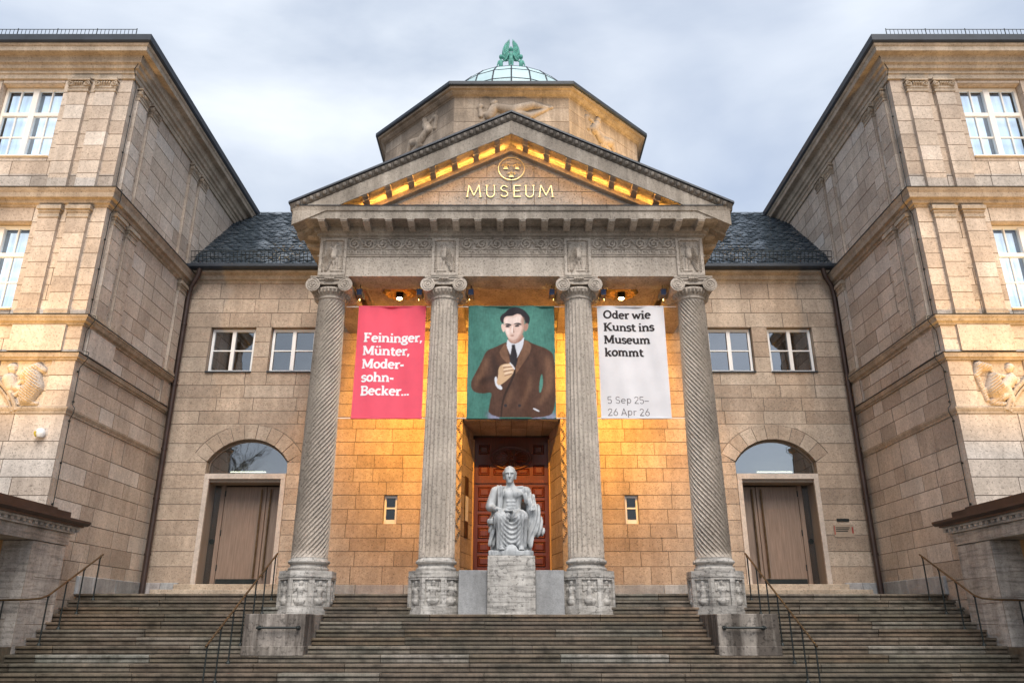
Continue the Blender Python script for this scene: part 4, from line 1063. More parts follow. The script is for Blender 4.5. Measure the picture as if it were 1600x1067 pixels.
# scroll and meander friezes
def frieze(x0, x1, name):
    n = round((x1 - x0) / .36); wv = (x1 - x0) / n
    m = MB(); yb = YE - .018
    for i in range(n):
        xc = x0 + wv * (i + .5); zc = 10.885; up = 1 if i % 2 else -1
        pts = []
        for k in range(34):
            t = 2 * PI * 1.55 * k / 33; rr = .148 * (1 - .80 * k / 33); pts.append((xc + rr * math.sin(t) * up, yb - .01, zc - up * rr * math.cos(t)))
        m.tube(pts, .028, 6); m.lathe([(0, zc - .035), (.03, zc - .02), (.035, zc), (.03, zc + .02), (0, zc + .035)], xc, yb - .01, 8)
        m.tube([(xc, yb - .01, zc - up * .148), (xc + wv * .35, yb - .01, zc - up * .13), (xc + wv * .62, yb - .01, zc + up * .02)], .022, 5)
        for q in range(5):
            a = 1.2 + q * 1.15 + i; d = .10 + .03 * (q % 2)
            m.tube([(xc + d * .5 * math.cos(a), yb, zc + d * .5 * math.sin(a)), (xc + d * math.cos(a + .3), yb - .02, zc + d * math.sin(a + .3)), (xc + 1.35 * d * math.cos(a + .2), yb, zc + 1.35 * d * math.sin(a + .2))], [.010, .026, .006], 5)
    tag(m.build('scroll_relief', M_PORT, PT), kind='stuff')
    m = MB(); n = round((x1 - x0) / .22); wv = (x1 - x0) / n; t = .014
    for i in range(n):
        a = x0 + wv * i; z0, z1 = 10.595, 10.71
        for (p, q, r, s_) in ((a, a + t * 2, z0, z1), (a + t * 2, a + wv * .78, z1 - t * 2, z1), (a + wv * .78 - t * 2, a + wv * .78, z0 + .035, z1 - t * 2), (a + wv * .30, a + wv * .78 - t * 2, z0 + .035, z0 + .035 + t * 1.6), (a + wv * .30, a + wv * .30 + t * 2, z0 + .035 + t * 1.6, z0 + .08), (a + t * 2, a + wv, z0 - .0, z0 + t * 1.5)):
            m.box(p, q, YE - .032, YE + .0, r, s_)
    m.box(x0, x1, YE - .034, YE + .0, 10.725, 10.738)
    tag(m.build('meander_relief', M_PORT, PT), kind='stuff')
frieze(-4.18, -2.05, 'left'); frieze(-1.32, 1.32, 'middle'); frieze(2.05, 4.18, 'right')

# ceiling with beams
m = MB(); m.box(-4.1, 4.1, 18.43, YF + .02, 10.30, 10.42); m.build('ceiling', M_PORT, PT)
for x in (-1.7, 1.7):
    m = MB(); m.box(x - .34, x + .34, 18.435, YF - .002, 10.0, 10.298); m.build('ceiling_beam', M_PORT, PT)
m = MB(); m.box(-4.09, 4.09, YF - .30, YF - .004, 10.06, 10.296); m.build('wall_beam', M_PORT, PT)
for x0, x1 in ((-4.0, -2.1), (-1.28, 1.28), (2.1, 4.0)):
    m = MB(); q = .38
    P = [(x0 + q, 18.6), (x1 - q, 18.6), (x1 - .06, 18.6 + q), (x1 - .06, 21.3 - q), (x1 - q, 21.3), (x0 + q, 21.3), (x0 + .06, 21.3 - q), (x0 + .06, 18.6 + q)]
    m.tube([(p, y, 10.295) for p, y in P], .035, 6, True); m.build('ceiling_moulding', M_PORT, PT)

# tympanum of single stones
SL, ZA = 0.49, 14.45                    # slope and apex level of the raking cornice top line (at its front edge)
def ztop(x): return ZA - SL * abs(x)
tp = empty('tympanum', PT)
TY = 17.60
FT = Frame((0, TY, 0), (1, 0, 0), (0, -1, 0)); PMt = [M_PORT, M_MORT]
lev = [11.66, 12.02, 12.42, 12.84, 13.26, 13.75]
for i in range(5):
    za, zb = lev[i], lev[i + 1]
    xa = (ZA - .70 - za) / SL; xb = max((ZA - .70 - zb) / SL, .02)
    ks = [-xa] + [k * 1.25 + (i % 2) * .6 for k in range(-5, 6) if abs(k * 1.25 + (i % 2) * .6) < xb - .35] + [xa]
    for j in range(len(ks) - 1):
        a, c_ = ks[j], ks[j + 1]
        poly = [(a, za), (c_, za), (xb if j == len(ks) - 2 else c_, zb), (-xb if j == 0 else a, zb)]
        stone(tp, FT, poly, .2, .009, PMt, .001)
# raking cornices
for sx in (-1, 1):
    def rake(prof, name, mat, x0=0.0, x1=5.56, smooth=False):
        k = len(prof); m = MB(sx); n = 2
        v = [(x, TY - o, ztop(x) - h) for x in (x0, x1) for o, h in prof]
        m.add(v, [(q, k + q, k + (q + 1) % k, (q + 1) % k) for q in range(k)] + [tuple(range(k - 1, -1, -1)), tuple(k + q for q in range(k))])
        return m.build(name, mat, PT, smooth)
    rake([(-.3, .22), (.58, .22), (.60, .26), (.60, .645), (.56, .645), (.56, .585), (.06, .585), (.04, .65), (-.3, .65)], 'raking_cornice', M_CORN, 0, 5.50)
    rake([(-.3, .05), (.66, .05), (.68, .08), (.60, .215), (-.3, .215)], 'raking_sima', M_SOOT)
    rake([(-.3, -.02), (.70, -.02), (.71, .04), (-.3, .045)], 'raking_flashing', M_LEAD, 0, 5.6)
    rake([(-.1, .655), (.05, .655), (.05, .715), (.085, .715), (.085, .695), (.095, .695), (.10, .74), (.14, .845), (.14, .87), (.02, .885), (-.1, .885)], 'raking_bed_moulding', M_TRIM, 0, 5.0)
    x = .09; m = MB(sx)
    while x < 5.5:
        for o, h in ((.655, .13),):
            z = ztop(x) - h; m.lathe([(.004, z - .075), (.045, z - .045), (.056, z), (.045, z + .045), (.004, z + .075)], x, TY - o + .01, 7)
        m.tube([(x + .08, TY - .675, ztop(x + .08) - .07), (x + .08, TY - .62, ztop(x + .08) - .2)], .014, 4)
        x += .16
    tag(m.build('egg_and_dart', M_SOOT, PT), kind='stuff')
    for i in range(8):
        x = .30 + i * .56
        if ztop(x) - .8 < 11.7: continue
        m = MB(sx)
        for (o0, o1, hb) in ((.10, .40, .125), (.40, .558, .085)):
            v = [(xx, TY - oo, ztop(xx) - hh) for oo in (o0, o1) for hh in (.58, .585 + hb) for xx in (x, x + .14)]
            m.add(v, [(4, 5, 7, 6), (0, 4, 6, 2), (1, 3, 7, 5), (2, 6, 7, 3)])
        m.build('raking_modillion', M_TRIM, PT)
    # concealed light strips along the bed moulding
    m = MB(sx); n = 1
    v = [(x, TY - oo, ztop(x) - hh) for x in (.12, 4.35) for oo, hh in ((.054, .712), (.080, .712), (.080, .698), (.054, .698))]
    m.add(v, [(0, 1, 5, 4), (1, 2, 6, 5), (2, 3, 7, 6), (3, 0, 4, 7), (0, 3, 2, 1), (4, 5, 6, 7)])
    side = 'left' if sx < 0 else 'right'
    tag(m.build('light_strip', M_STRIP), 'hidden warm light strip on the bed moulding of the %s pediment slope' % side, 'light strip', 'pediment light strips')
    m = MB(sx)
    v = [(x, TY - oo, ztop(x) - hh) for x in (.10, 4.6) for oo, hh in ((.535, .588), (.556, .588), (.556, .608), (.535, .608))]
    m.add(v, [(0, 1, 5, 4), (1, 2, 6, 5), (2, 3, 7, 6), (3, 0, 4, 7), (0, 3, 2, 1), (4, 5, 6, 7)])
    tag(m.build('light_strip', M_STRIP2), 'hidden warm light strip behind the %s raking cornice edge' % side, 'light strip', 'pediment light strips')
    # roof behind the pediment
    m = MB(sx); m.add([(0, 17.0, ZA + .01), (5.55, 17.0, ztop(5.55) + .01), (5.55, 27.5, ztop(5.55) + .01), (0, 27.5, ZA + .01)], [(0, 1, 2, 3)]); m.build('roof', M_LEAD, PT)
    m = MB(sx); m.box(5.0, 5.52, 17.35, 17.75, 11.70, 12.02); m.build('corner_block', M_LEAD, PT)
m = MB(); m.box(-4.6, 4.6, 18.5, 27, 10.6, 11.64); m.add([(-5.3, 17.9, 11.6), (5.3, 17.9, 11.6), (0, 17.9, 14.2)], [(0, 1, 2)]); m.build('roof_void', M_CORE, PT)

# ------------------------------------------------------------------ stroke lettering
GL = {}
def glyph(ch): return GL[ch]
# strokes: ('l',x0,y0,x1,y1[,w]) ('a',cx,cy,rx,ry,deg0,deg1) ('s',x0,x1,y) slab ; last item advance
GL.update({
 'F': [('l', .15, 0, .15, .72), ('l', .03, .665, .54, .665), ('l', .15, .37, .44, .37), ('s', .02, .30, .045), ('l', .51, .56, .51, .70, .7), .60],
 'M': [('l', .12, 0, .12, .72, .8), ('l', .14, .70, .42, .10), ('l', .42, .10, .70, .70), ('l', .72, 0, .72, .72), ('s', .01, .24, .045), ('s', .59, .84, .045), ('s', .01, .18, .675), ('s', .66, .84, .675), .88],
 'B': [('l', .15, 0, .15, .72), ('a', .33, .53, .17, .14, -90, 90), ('a', .34, .21, .20, .16, -90, 90), ('l', .03, .67, .33, .67, .85), ('l', .15, .38, .34, .38, .8), ('l', .03, .05, .34, .05, .85), .62],
 'O': [('a', .37, .36, .28, .31, 0, 360), .76],
 'K': [('l', .15, 0, .15, .72), ('l', .20, .33, .54, .68, .8), ('l', .27, .40, .58, .04), ('s', .02, .29, .045), ('s', .02, .29, .675), ('s', .46, .68, .675), ('s', .48, .72, .045), .74],
 'S': [('a', .27, .53, .17, .155, 20, 270), ('a', .27, .195, .18, .165, -160, 90), .54],
 'A': [('l', .04, 0, .27, .70), ('l', .27, .70, .52, 0), ('l', .14, .22, .42, .22), .57],
 'e': [('a', .27, .25, .185, .215, 0, 315), ('l', .10, .27, .45, .27, .7), .53],
 'i': [('l', .15, 0, .15, .48), ('s', .03, .28, .04), ('s', .03, .16, .45), ('l', .15, .60, .15, .73), .31],
 'n': [('l', .14, 0, .14, .48), ('a', .31, .28, .165, .165, 0, 150), ('l', .475, .02, .475, .29), ('s', .03, .26, .04), ('s', .36, .60, .04), ('s', .03, .15, .45), .63],
 'g': [('a', .25, .30, .155, .145, 0, 360), ('a', .25, -.06, .20, .115, 0, 360), ('l', .14, .17, .16, .06, .8), ('l', .36, .43, .49, .47, .7), .53],
 'r': [('l', .14, 0, .14, .48), ('a', .32, .27, .17, .17, 60, 155), ('s', .03, .29, .04), ('s', .03, .15, .45), .43],
 ',': [('l', .11, .10, .11, .02), ('l', .12, .04, .06, -.12, .7), .24],
 'u': [('l', .13, .16, .13, .48), ('a', .295, .20, .165, .16, 180, 360), ('l', .46, 0, .46, .48), ('s', .02, .14, .45), ('s', .35, .47, .45), ('s', .45, .58, .04), .62],
 't': [('l', .16, .12, .16, .62), ('l', .03, .44, .36, .44, .75), ('a', .29, .15, .13, .11, 180, 310), .40],
 'o': [('a', .27, .25, .185, .215, 0, 360), .54],
 'd': [('a', .25, .25, .165, .21, 0, 360), ('l', .43, 0, .43, .74), ('s', .32, .44, .70), ('s', .42, .55, .04), .58],
 '-': [('l', .04, .25, .30, .25), .34],
 's': [('a', .21, .365, .13, .105, 10, 265), ('a', .21, .14, .14, .115, -165, 90), .42],
 'h': [('l', .14, 0, .14, .74), ('a', .31, .28, .165, .165, 0, 150), ('l', .475, .02, .475, .29), ('s', .03, .26, .04), ('s', .36, .60, .04), ('s', .03, .15, .70), .63],
 'c': [('a', .27, .25, .185, .215, 45, 320), .48],
 'k': [('l', .14, 0, .14, .74), ('l', .17, .22, .42, .45, .8), ('l', .25, .29, .48, .03), ('s', .03, .25, .04), ('s', .36, .56, .04), ('s', .03, .15, .70), ('s', .33, .53, .45), .59],
 '.': [('l', .11, .0, .11, .12), .24],
 'w': [('l', .08, .47, .23, .02), ('l', .23, .02, .38, .46, .8), ('l', .38, .46, .53, .02), ('l', .53, .02, .68, .47, .8), ('s', 0, .19, .45), ('s', .58, .78, .45), .78],
 'm': [('l', .14, 0, .14, .48), ('a', .29, .28, .145, .165, 0, 150), ('l', .435, .02, .435, .29), ('a', .585, .28, .15, .165, 0, 150), ('l', .735, .02, .735, .29), ('s', .03, .26, .04), ('s', .34, .54, .04), ('s', .62, .86, .04), ('s', .03, .15, .45), .90],
 'p': [('l', .13, -.20, .13, .48), ('a', .30, .25, .165, .215, 0, 360), .54],
 '2': [('a', .25, .52, .17, .17, 0, 175), ('l', .41, .46, .07, .03), ('l', .05, .03, .46, .03), .52],
 '5': [('l', .10, .70, .42, .70), ('l', .10, .70, .09, .40), ('a', .25, .23, .18, .20, -150, 130), .52],
 '6': [('a', .27, .22, .18, .20, 0, 360), ('l', .36, .71, .11, .30), .54],
 '–': [('l', .02, .27, .42, .27), .44], ' ': [.26],
})
GL['ü'] = GL['u'][:-1] + [('l', .19, .60, .19, .72), ('l', .40, .60, .40, .72), .62]
CAPS = {'M': [('l', .06, 0, .14, .72), ('l', .14, .72, .41, .10), ('l', .41, .10, .68, .72), ('l', .68, .72, .76, 0), ('s', 0, .14, .02), ('s', .68, .84, .02), .86],
        'U': [('l', .11, .24, .11, .72), ('a', .31, .24, .20, .24, 180, 360), ('l', .51, .24, .51, .72), ('s', .03, .19, .70), ('s', .43, .59, .70), .64],
        'S': GL['S'], 'E': [('l', .13, 0, .13, .72), ('l', .13, .69, .47, .69), ('l', .13, .37, .42, .37), ('l', .13, .03, .48, .03), .52]}
def strokes(mb, items, fr, u0, z0, size, wt, slab, d0, thick=0.0, step=.0004):
    d = d0
    def quad(ps):
        nonlocal d
        n = len(ps)
        if thick: mb.add([fr(*p, d0 - thick) for p in ps] + [fr(*p, d) for p in ps], [tuple(range(n, 2 * n))] + [(i, (i + 1) % n, n + (i + 1) % n, n + i) for i in range(n)])
        else: mb.add([fr(*p, d) for p in ps], [tuple(range(n))])
        d += step
    for it in items:
        if isinstance(it, float): continue
        if it[0] == 'l':
            a = Vector((u0 + it[1] * size, z0 + it[2] * size)); c_ = Vector((u0 + it[3] * size, z0 + it[4] * size)); wd = wt * size * (it[5] if len(it) > 5 else 1) / 2
            t = (c_ - a).normalized(); n = Vector((-t.y, t.x)) * wd; quad([(a - n)[:], (c_ - n)[:], (c_ + n)[:], (a + n)[:]])
        elif it[0] == 's':
            if slab: quad([(u0 + it[1] * size, z0 + (it[3] - slab / 2) * size), (u0 + it[2] * size, z0 + (it[3] - slab / 2) * size), (u0 + it[2] * size, z0 + (it[3] + slab / 2) * size), (u0 + it[1] * size, z0 + (it[3] + slab / 2) * size)])
        else:
            _, cx, cy, rx, ry, a0, a1 = it; n = max(6, int(abs(a1 - a0) / 18)); vi, vo = [], []
            for i in range(n + 1):
                t = math.radians(a0 + (a1 - a0) * i / n); k = wt / 2
                vi.append((u0 + (cx + (rx - k) * math.cos(t)) * size, z0 + (cy + (ry - k * .85) * math.sin(t)) * size)); vo.append((u0 + (cx + (rx + k) * math.cos(t)) * size, z0 + (cy + (ry + k * .85) * math.sin(t)) * size))
            P = vi + vo; m_ = n + 1
            fs_ = [(i, i + 1, m_ + i + 1, m_ + i) for i in range(n)]
            if thick:
                k = len(P); mb.add([fr(*p, d0 - thick) for p in P] + [fr(*p, d) for p in P], [tuple(q + k for q in f_) for f_ in fs_] + [(i, i + 1, k + i + 1, k + i) for i in range(n)] + [(m_ + i, m_ + i + 1, k + m_ + i + 1, k + m_ + i) for i in range(n)])
            else: mb.add([fr(*p, d) for p in P], fs_)
            d += step
def text(s, fr, u0, z0, size, wt, slab, mat, parent, d0, table=GL, thick=0.0, track=0.0, name='letter'):
    u = u0
    for ch in s:
        it = table[ch]
        if len(it) > 1:
            mb = MB(); strokes(mb, it, fr, u, z0, size, wt, slab, d0, thick); mb.build(name, mat, parent)
        u += (it[-1] + track) * size
    return u
sz = .36 / .72; adv = sum(CAPS[c][-1] for c in 'MUSEUM') * sz; tr = (2.36 - adv) / 5.6 / sz
text('MUSEUM', FT, -1.19, 12.24, sz, .046, .025, M_GOLD, PT, .03, CAPS, .03, tr)
cr = empty('crest', PT)
m = MB(); m.tube([(.345 * math.cos(t), TY - .03, 13.10 + .345 * math.sin(t)) for t in [2 * PI * i / 48 for i in range(48)]], .014, 6, True); m.build('ring', M_GOLD, cr, True)
for (x, z) in ((-.15, 13.17), (.15, 13.17), (0, 12.925)):
    m = MB(); y = TY - .03
    m.box(x - .062, x + .062, y - .012, y + .02, z - .085, z - .062); m.box(x - .050, x + .050, y - .012, y + .02, z - .045, z - .030)
    m.tube([(x, y, z - .03), (x, y, z + .05), (x, y, z + .075), (x, y, z + .105)], [.010, .012, .026, .005], 6)
    for s_ in (-1, 1):
        m.tube([(x + s_ * .02, y, z - .03), (x + s_ * .035, y, z + .03), (x + s_ * .075, y, z + .05), (x + s_ * .098, y, z + .015), (x + s_ * .082, y, z - .012)], [.009, .010, .013, .013, .006], 6)
        m.tube([(x + s_ * .028, y, z + .038), (x + s_ * .042, y, z + .06)], [.012, .004], 5)
    m.build('crown', M_GOLD, cr, True)
# ------------------------------------------------------------------ octagonal drum with glass dome
TW = tag(empty('octagonal_tower'), 'octagonal stone drum with glass dome rising behind the pediment', 'tower')
CY_ = 33.41; AP = 6.42 - .48; ZG = 23.55
def octp(ap): return [(ap / math.cos(PI / 8) * math.cos(PI / 8 + i * PI / 4), CY_ + ap / math.cos(PI / 8) * math.sin(PI / 8 + i * PI / 4)) for i in range(8)][::-1]
TM = [M_DRUM, M_MORT]
for k in range(4, 9):
    a = k * PI / 4; nx, ny = math.cos(a), math.sin(a); e = AP * math.tan(PI / 8)
    fr = Frame((nx * AP, CY_ + ny * AP, 0), (-ny, nx, 0), (nx, ny, 0))
    if k in (5, 6, 7):
        fc = empty('drum_wall', TW)
        ashlar(fc, fr, -e, e, courses(18.9, 23.08, .60, k), (), 1.25, 200 + k, TM)
        zc = 21.35
        if k == 6: caps = [(-1.35, 21.7, .10, -1.3, 21.3, .10), (-1.35, 21.75, .13, -1.32, 21.8, .14), (-.75, 21.95, .16, -.72, 21.98, .17), (-.75, 21.7, .2, -.95, 21.3, .2), (-.6, 21.75, .2, .1, 21.55, .26), (-.95, 21.5, .09, -1.35, 21.35, .08), (.1, 21.6, .25, .9, 21.85, .2), (.9, 21.85, .19, 1.55, 21.72, .10), (.1, 21.45, .22, .8, 21.3, .16), (.8, 21.3, .15, 1.5, 21.65, .09), (1.5, 21.68, .08, 1.72, 21.75, .08)]
        else:
            s_ = 1 if k == 7 else -1
            caps = [(-1.0, 21.5, .10, -.9, 21.0, .10), (-.95, 21.55, .12, -.85, 21.6, .12), (-.2, 21.75, .16, -.17, 21.78, .17), (-.25, 21.5, .2, -.5, 21.1, .22), (-.35, 21.45, .09, -.8, 21.6, .08), (-.8, 21.6, .08, -1.0, 21.8, .07), (-.45, 21.15, .2, .1, 20.75, .26), (.1, 20.8, .24, .75, 21.05, .19), (.75, 21.05, .18, 1.05, 20.45, .10), (.1, 20.6, .20, .9, 20.3, .14), (.9, 20.3, .12, 1.5, 20.2, .08)]
            caps = [(s_ * q[0], q[1], q[2], s_ * q[3], q[4], q[5]) for q in caps]
            if s_ < 0: caps = [(-q[0] * .9, q[1] - 2 * 0, q[2], -q[3] * .9, q[4], q[5]) if False else q for q in caps]
        dz = .78 if k == 6 else 1.12
        caps = [(q[0] - (0 if k == 6 else .3 * s_), q[1] + dz, q[2], q[3] - (0 if k == 6 else .3 * s_), q[4] + dz, q[5]) for q in caps]
        relief('reclining_figure_relief', caps, fr, -2.1, 2.1, 20.9, 23.1, .035, M_DRUM, fc, .8)
P8 = octp(AP)
m = MB(); m.prism([(x * .96, CY_ + (y - CY_) * .96) for x, y in P8], lambda p, q, t: (p, q, t), 15.0, 23.2); m.build('drum_core', M_DRUM, TW)
m = MB(); m.sweep([(-.3, 23.06), (.03, 23.06), (.05, 23.10), (.12, 23.12), (.22, 23.20), (.25, 23.26), (.36, 23.28), (.38, 23.36), (-.3, 23.38)], P8, True); m.build('drum_cornice', M_DRUM, TW)
m = MB(); m.sweep([(.1, 23.365), (.44, 23.365), (.48, 23.40), (.48, 23.55), (.1, 23.58)], P8, True); m.build('drum_gutter', M_LEAD, TW)
m = MB(); m.sweep([(.4, 23.56), (-2.4, 25.3), (-2.5, 25.5)], P8, True); m.build('drum_roof', M_LEAD, TW)
dm = empty('glass_dome', TW)
NR = 24; prof = [(3.62, 25.0), (3.52, 26.1), (3.28, 26.8), (2.8, 27.38), (1.95, 27.68)]
def dp(j, i): r, z = prof[j]; a = 2 * PI * i / NR; return (r * math.cos(a), CY_ + r * math.sin(a), z)
for j in range(4):
    for i in range(NR):
        if math.sin(2 * PI * (i + .5) / NR) > .35: continue
        mesh('pane', [dp(j, i), dp(j, i + 1), dp(j + 1, i + 1), dp(j + 1, i)], [(0, 1, 2, 3)], M_SKYGL, dm)
for i in range(NR):
    big = i in (0, 12); mb = MB(); mb.tube([dp(j, i) for j in range(5)], .038 if not big else .10, 6); mb.build('rib', M_LEAD, dm)
for j in range(5):
    mb = MB(); mb.tube([dp(j, i) for i in range(NR)], .022 if j < 4 else .045, 5, True); mb.build('ring', M_LEAD, dm)
mb = MB(); mb.lathe([(2.0, 27.68), (2.0, 27.75), (1.8, 27.78), (.2, 27.82)], 0, CY_, 24); mb.build('dome_cap', M_PATINA, dm)

# green winged group on the dome
G = tag(empty('winged_sculpture'), 'green patinated winged figure with two children on top of the dome', 'sculpture')
GY, GZ = 31.75, 28.02
def base(P):
    d = rbox(P, (0, 0, .04), (.33, .22, .05), .02); return d
def winged(P):
    d = capsule(P, (-.07, -.02, .06), (-.09, -.02, .50), .055, .075); d = smin(d, capsule(P, (.07, -.02, .06), (.09, -.02, .50), .055, .075), .02)
    d = smin(d, ellip(P, (0, 0, .62), (.15, .12, .20)), .06); d = smin(d, ellip(P, (0, 0, .86), (.15, .11, .18)), .05)
    d = smin(d, capsule(P, (-.17, 0, .95), (-.26, -.02, .68), .05, .04), .03); d = smin(d, capsule(P, (.17, 0, .95), (.26, -.02, .68), .05, .04), .03)
    d = smin(d, capsule(P, (-.26, -.02, .68), (-.40, -.05, .50), .04, .03), .02); d = smin(d, capsule(P, (.26, -.02, .68), (.40, -.05, .50), .04, .03), .02)
    d = smin(d, capsule(P, (0, 0, 1.0), (0, 0, 1.12), .05, .05), .03); d = smin(d, ellip(P, (0, -.01, 1.22), (.10, .11, .13)), .03)
    d = smin(d, capsule(P, (-.10, .05, 1.25), (-.14, .06, 1.0), .05, .03), .03); d = smin(d, capsule(P, (.10, .05, 1.25), (.14, .06, 1.0), .05, .03), .03)
    d = smin(d, capsule(P, (-.07, -.07, .07), (-.07, -.14, .06), .04, .03), .02); d = smin(d, capsule(P, (.07, -.07, .07), (.07, -.14, .06), .04, .03), .02)
    return d
v, f = surface_nets(winged, (-.55, -.3, -.05), (.55, .3, 1.45), (56, 32, 76)); v = v * np.array([.9, .9, .85]); o = mesh('body', v, f, M_PATINA, G, True)
for sx in (-1, 1):
    m = MB(sx)
    for i in range(11):    # fan of feathers: long upright ones inside, short spreading ones outside
        q = i / 10; ex = .10 + .36 * math.sin(q * PI * .62); ez = 1.60 - .78 * q ** 1.25
        bx, bz = .16 + .10 * q, .62 - .10 * q; y = .10 + .015 * (i % 3)
        mx_, mz = (bx + ex) / 2 + .05 + .03 * q, (bz + ez) / 2
        m.tube([(bx, y - .02, bz), (mx_, y, mz), (ex * .92 + mx_ * .08 + .01, y + .02, ez - .16), (ex, y + .02, ez)], [.045, .062, .05, .014], 6)
    for i in range(6):
        q = i / 5; m.tube([(.12 + .05 * q, .06, .86 - .34 * q), (.24 + .08 * q, .07, 1.0 - .38 * q), (.33 + .06 * q, .08, 1.12 - .46 * q)], [.045, .05, .012], 6)
    m.build('wing', M_PATINA, G, True)
    def child(P):
        d = capsule(P, (-.05, 0, .0), (-.06, 0, .30), .045, .06); d = smin(d, capsule(P, (.05, 0, .0), (.06, 0, .30), .045, .06), .03)
        d = smin(d, ellip(P, (0, 0, .40), (.12, .09, .20)), .04); d = smin(d, capsule(P, (0, 0, .55), (0, 0, .62), .045, .045), .03)
        d = smin(d, ellip(P, (0, -.01, .74), (.105, .115, .125)), .02)
        d = smin(d, capsule(P, (.13, 0, .50), (.20, -.01, .28), .04, .033), .03); d = smin(d, capsule(P, (.20, -.01, .28), (.23, -.03, .04), .033, .028), .02)
        d = smin(d, capsule(P, (-.12, 0, .50), (-.28, -.02, .58), .04, .03), .03)
        return d
    v, f = surface_nets(child, (-.35, -.2, -.06), (.32, .2, .92), (44, 28, 60))
    v = v * np.array([sx * .95, .95, .84]) + np.array([sx * .56, -.04, 0])
    mesh('child_figure', v, f if sx > 0 else [tuple(reversed(q)) for q in f], M_PATINA, G, True)
m = MB(); m.cbox(-.70, .70, -.16, .32, -.20, .02, .01); m.build('base', M_PATINA, G)
G.location = (-.02, GY, GZ); G.scale = (.92, 1.0, 1.30)
# ------------------------------------------------------------------ seated statue on its pedestal
PD = tag(empty('statue_pedestal'), 'pitted travertine pedestal under the seated statue, in front of the door', 'pedestal')
m = MB(); m.cbox(-.525, .525, 17.46, 18.62, 1.95, 2.95, .012); m.build('block', M_TRAV, PD)
m = MB(); m.cbox(-.52, .52, 17.465, 18.61, 2.953, 3.17, .012); m.build('top_block', M_TRAV, PD)
for sx, lb in ((-1, 'left'), (1, 'right')):
    o = MB(sx); o.cbox(.53, 1.155, 17.60, 17.85, 1.95, 2.87, .008)
    tag(o.build('parapet_slab', M_SLAB), 'smooth grey slab closing the gap %s of the statue pedestal' % lb, 'slab', 'slabs beside the pedestal')

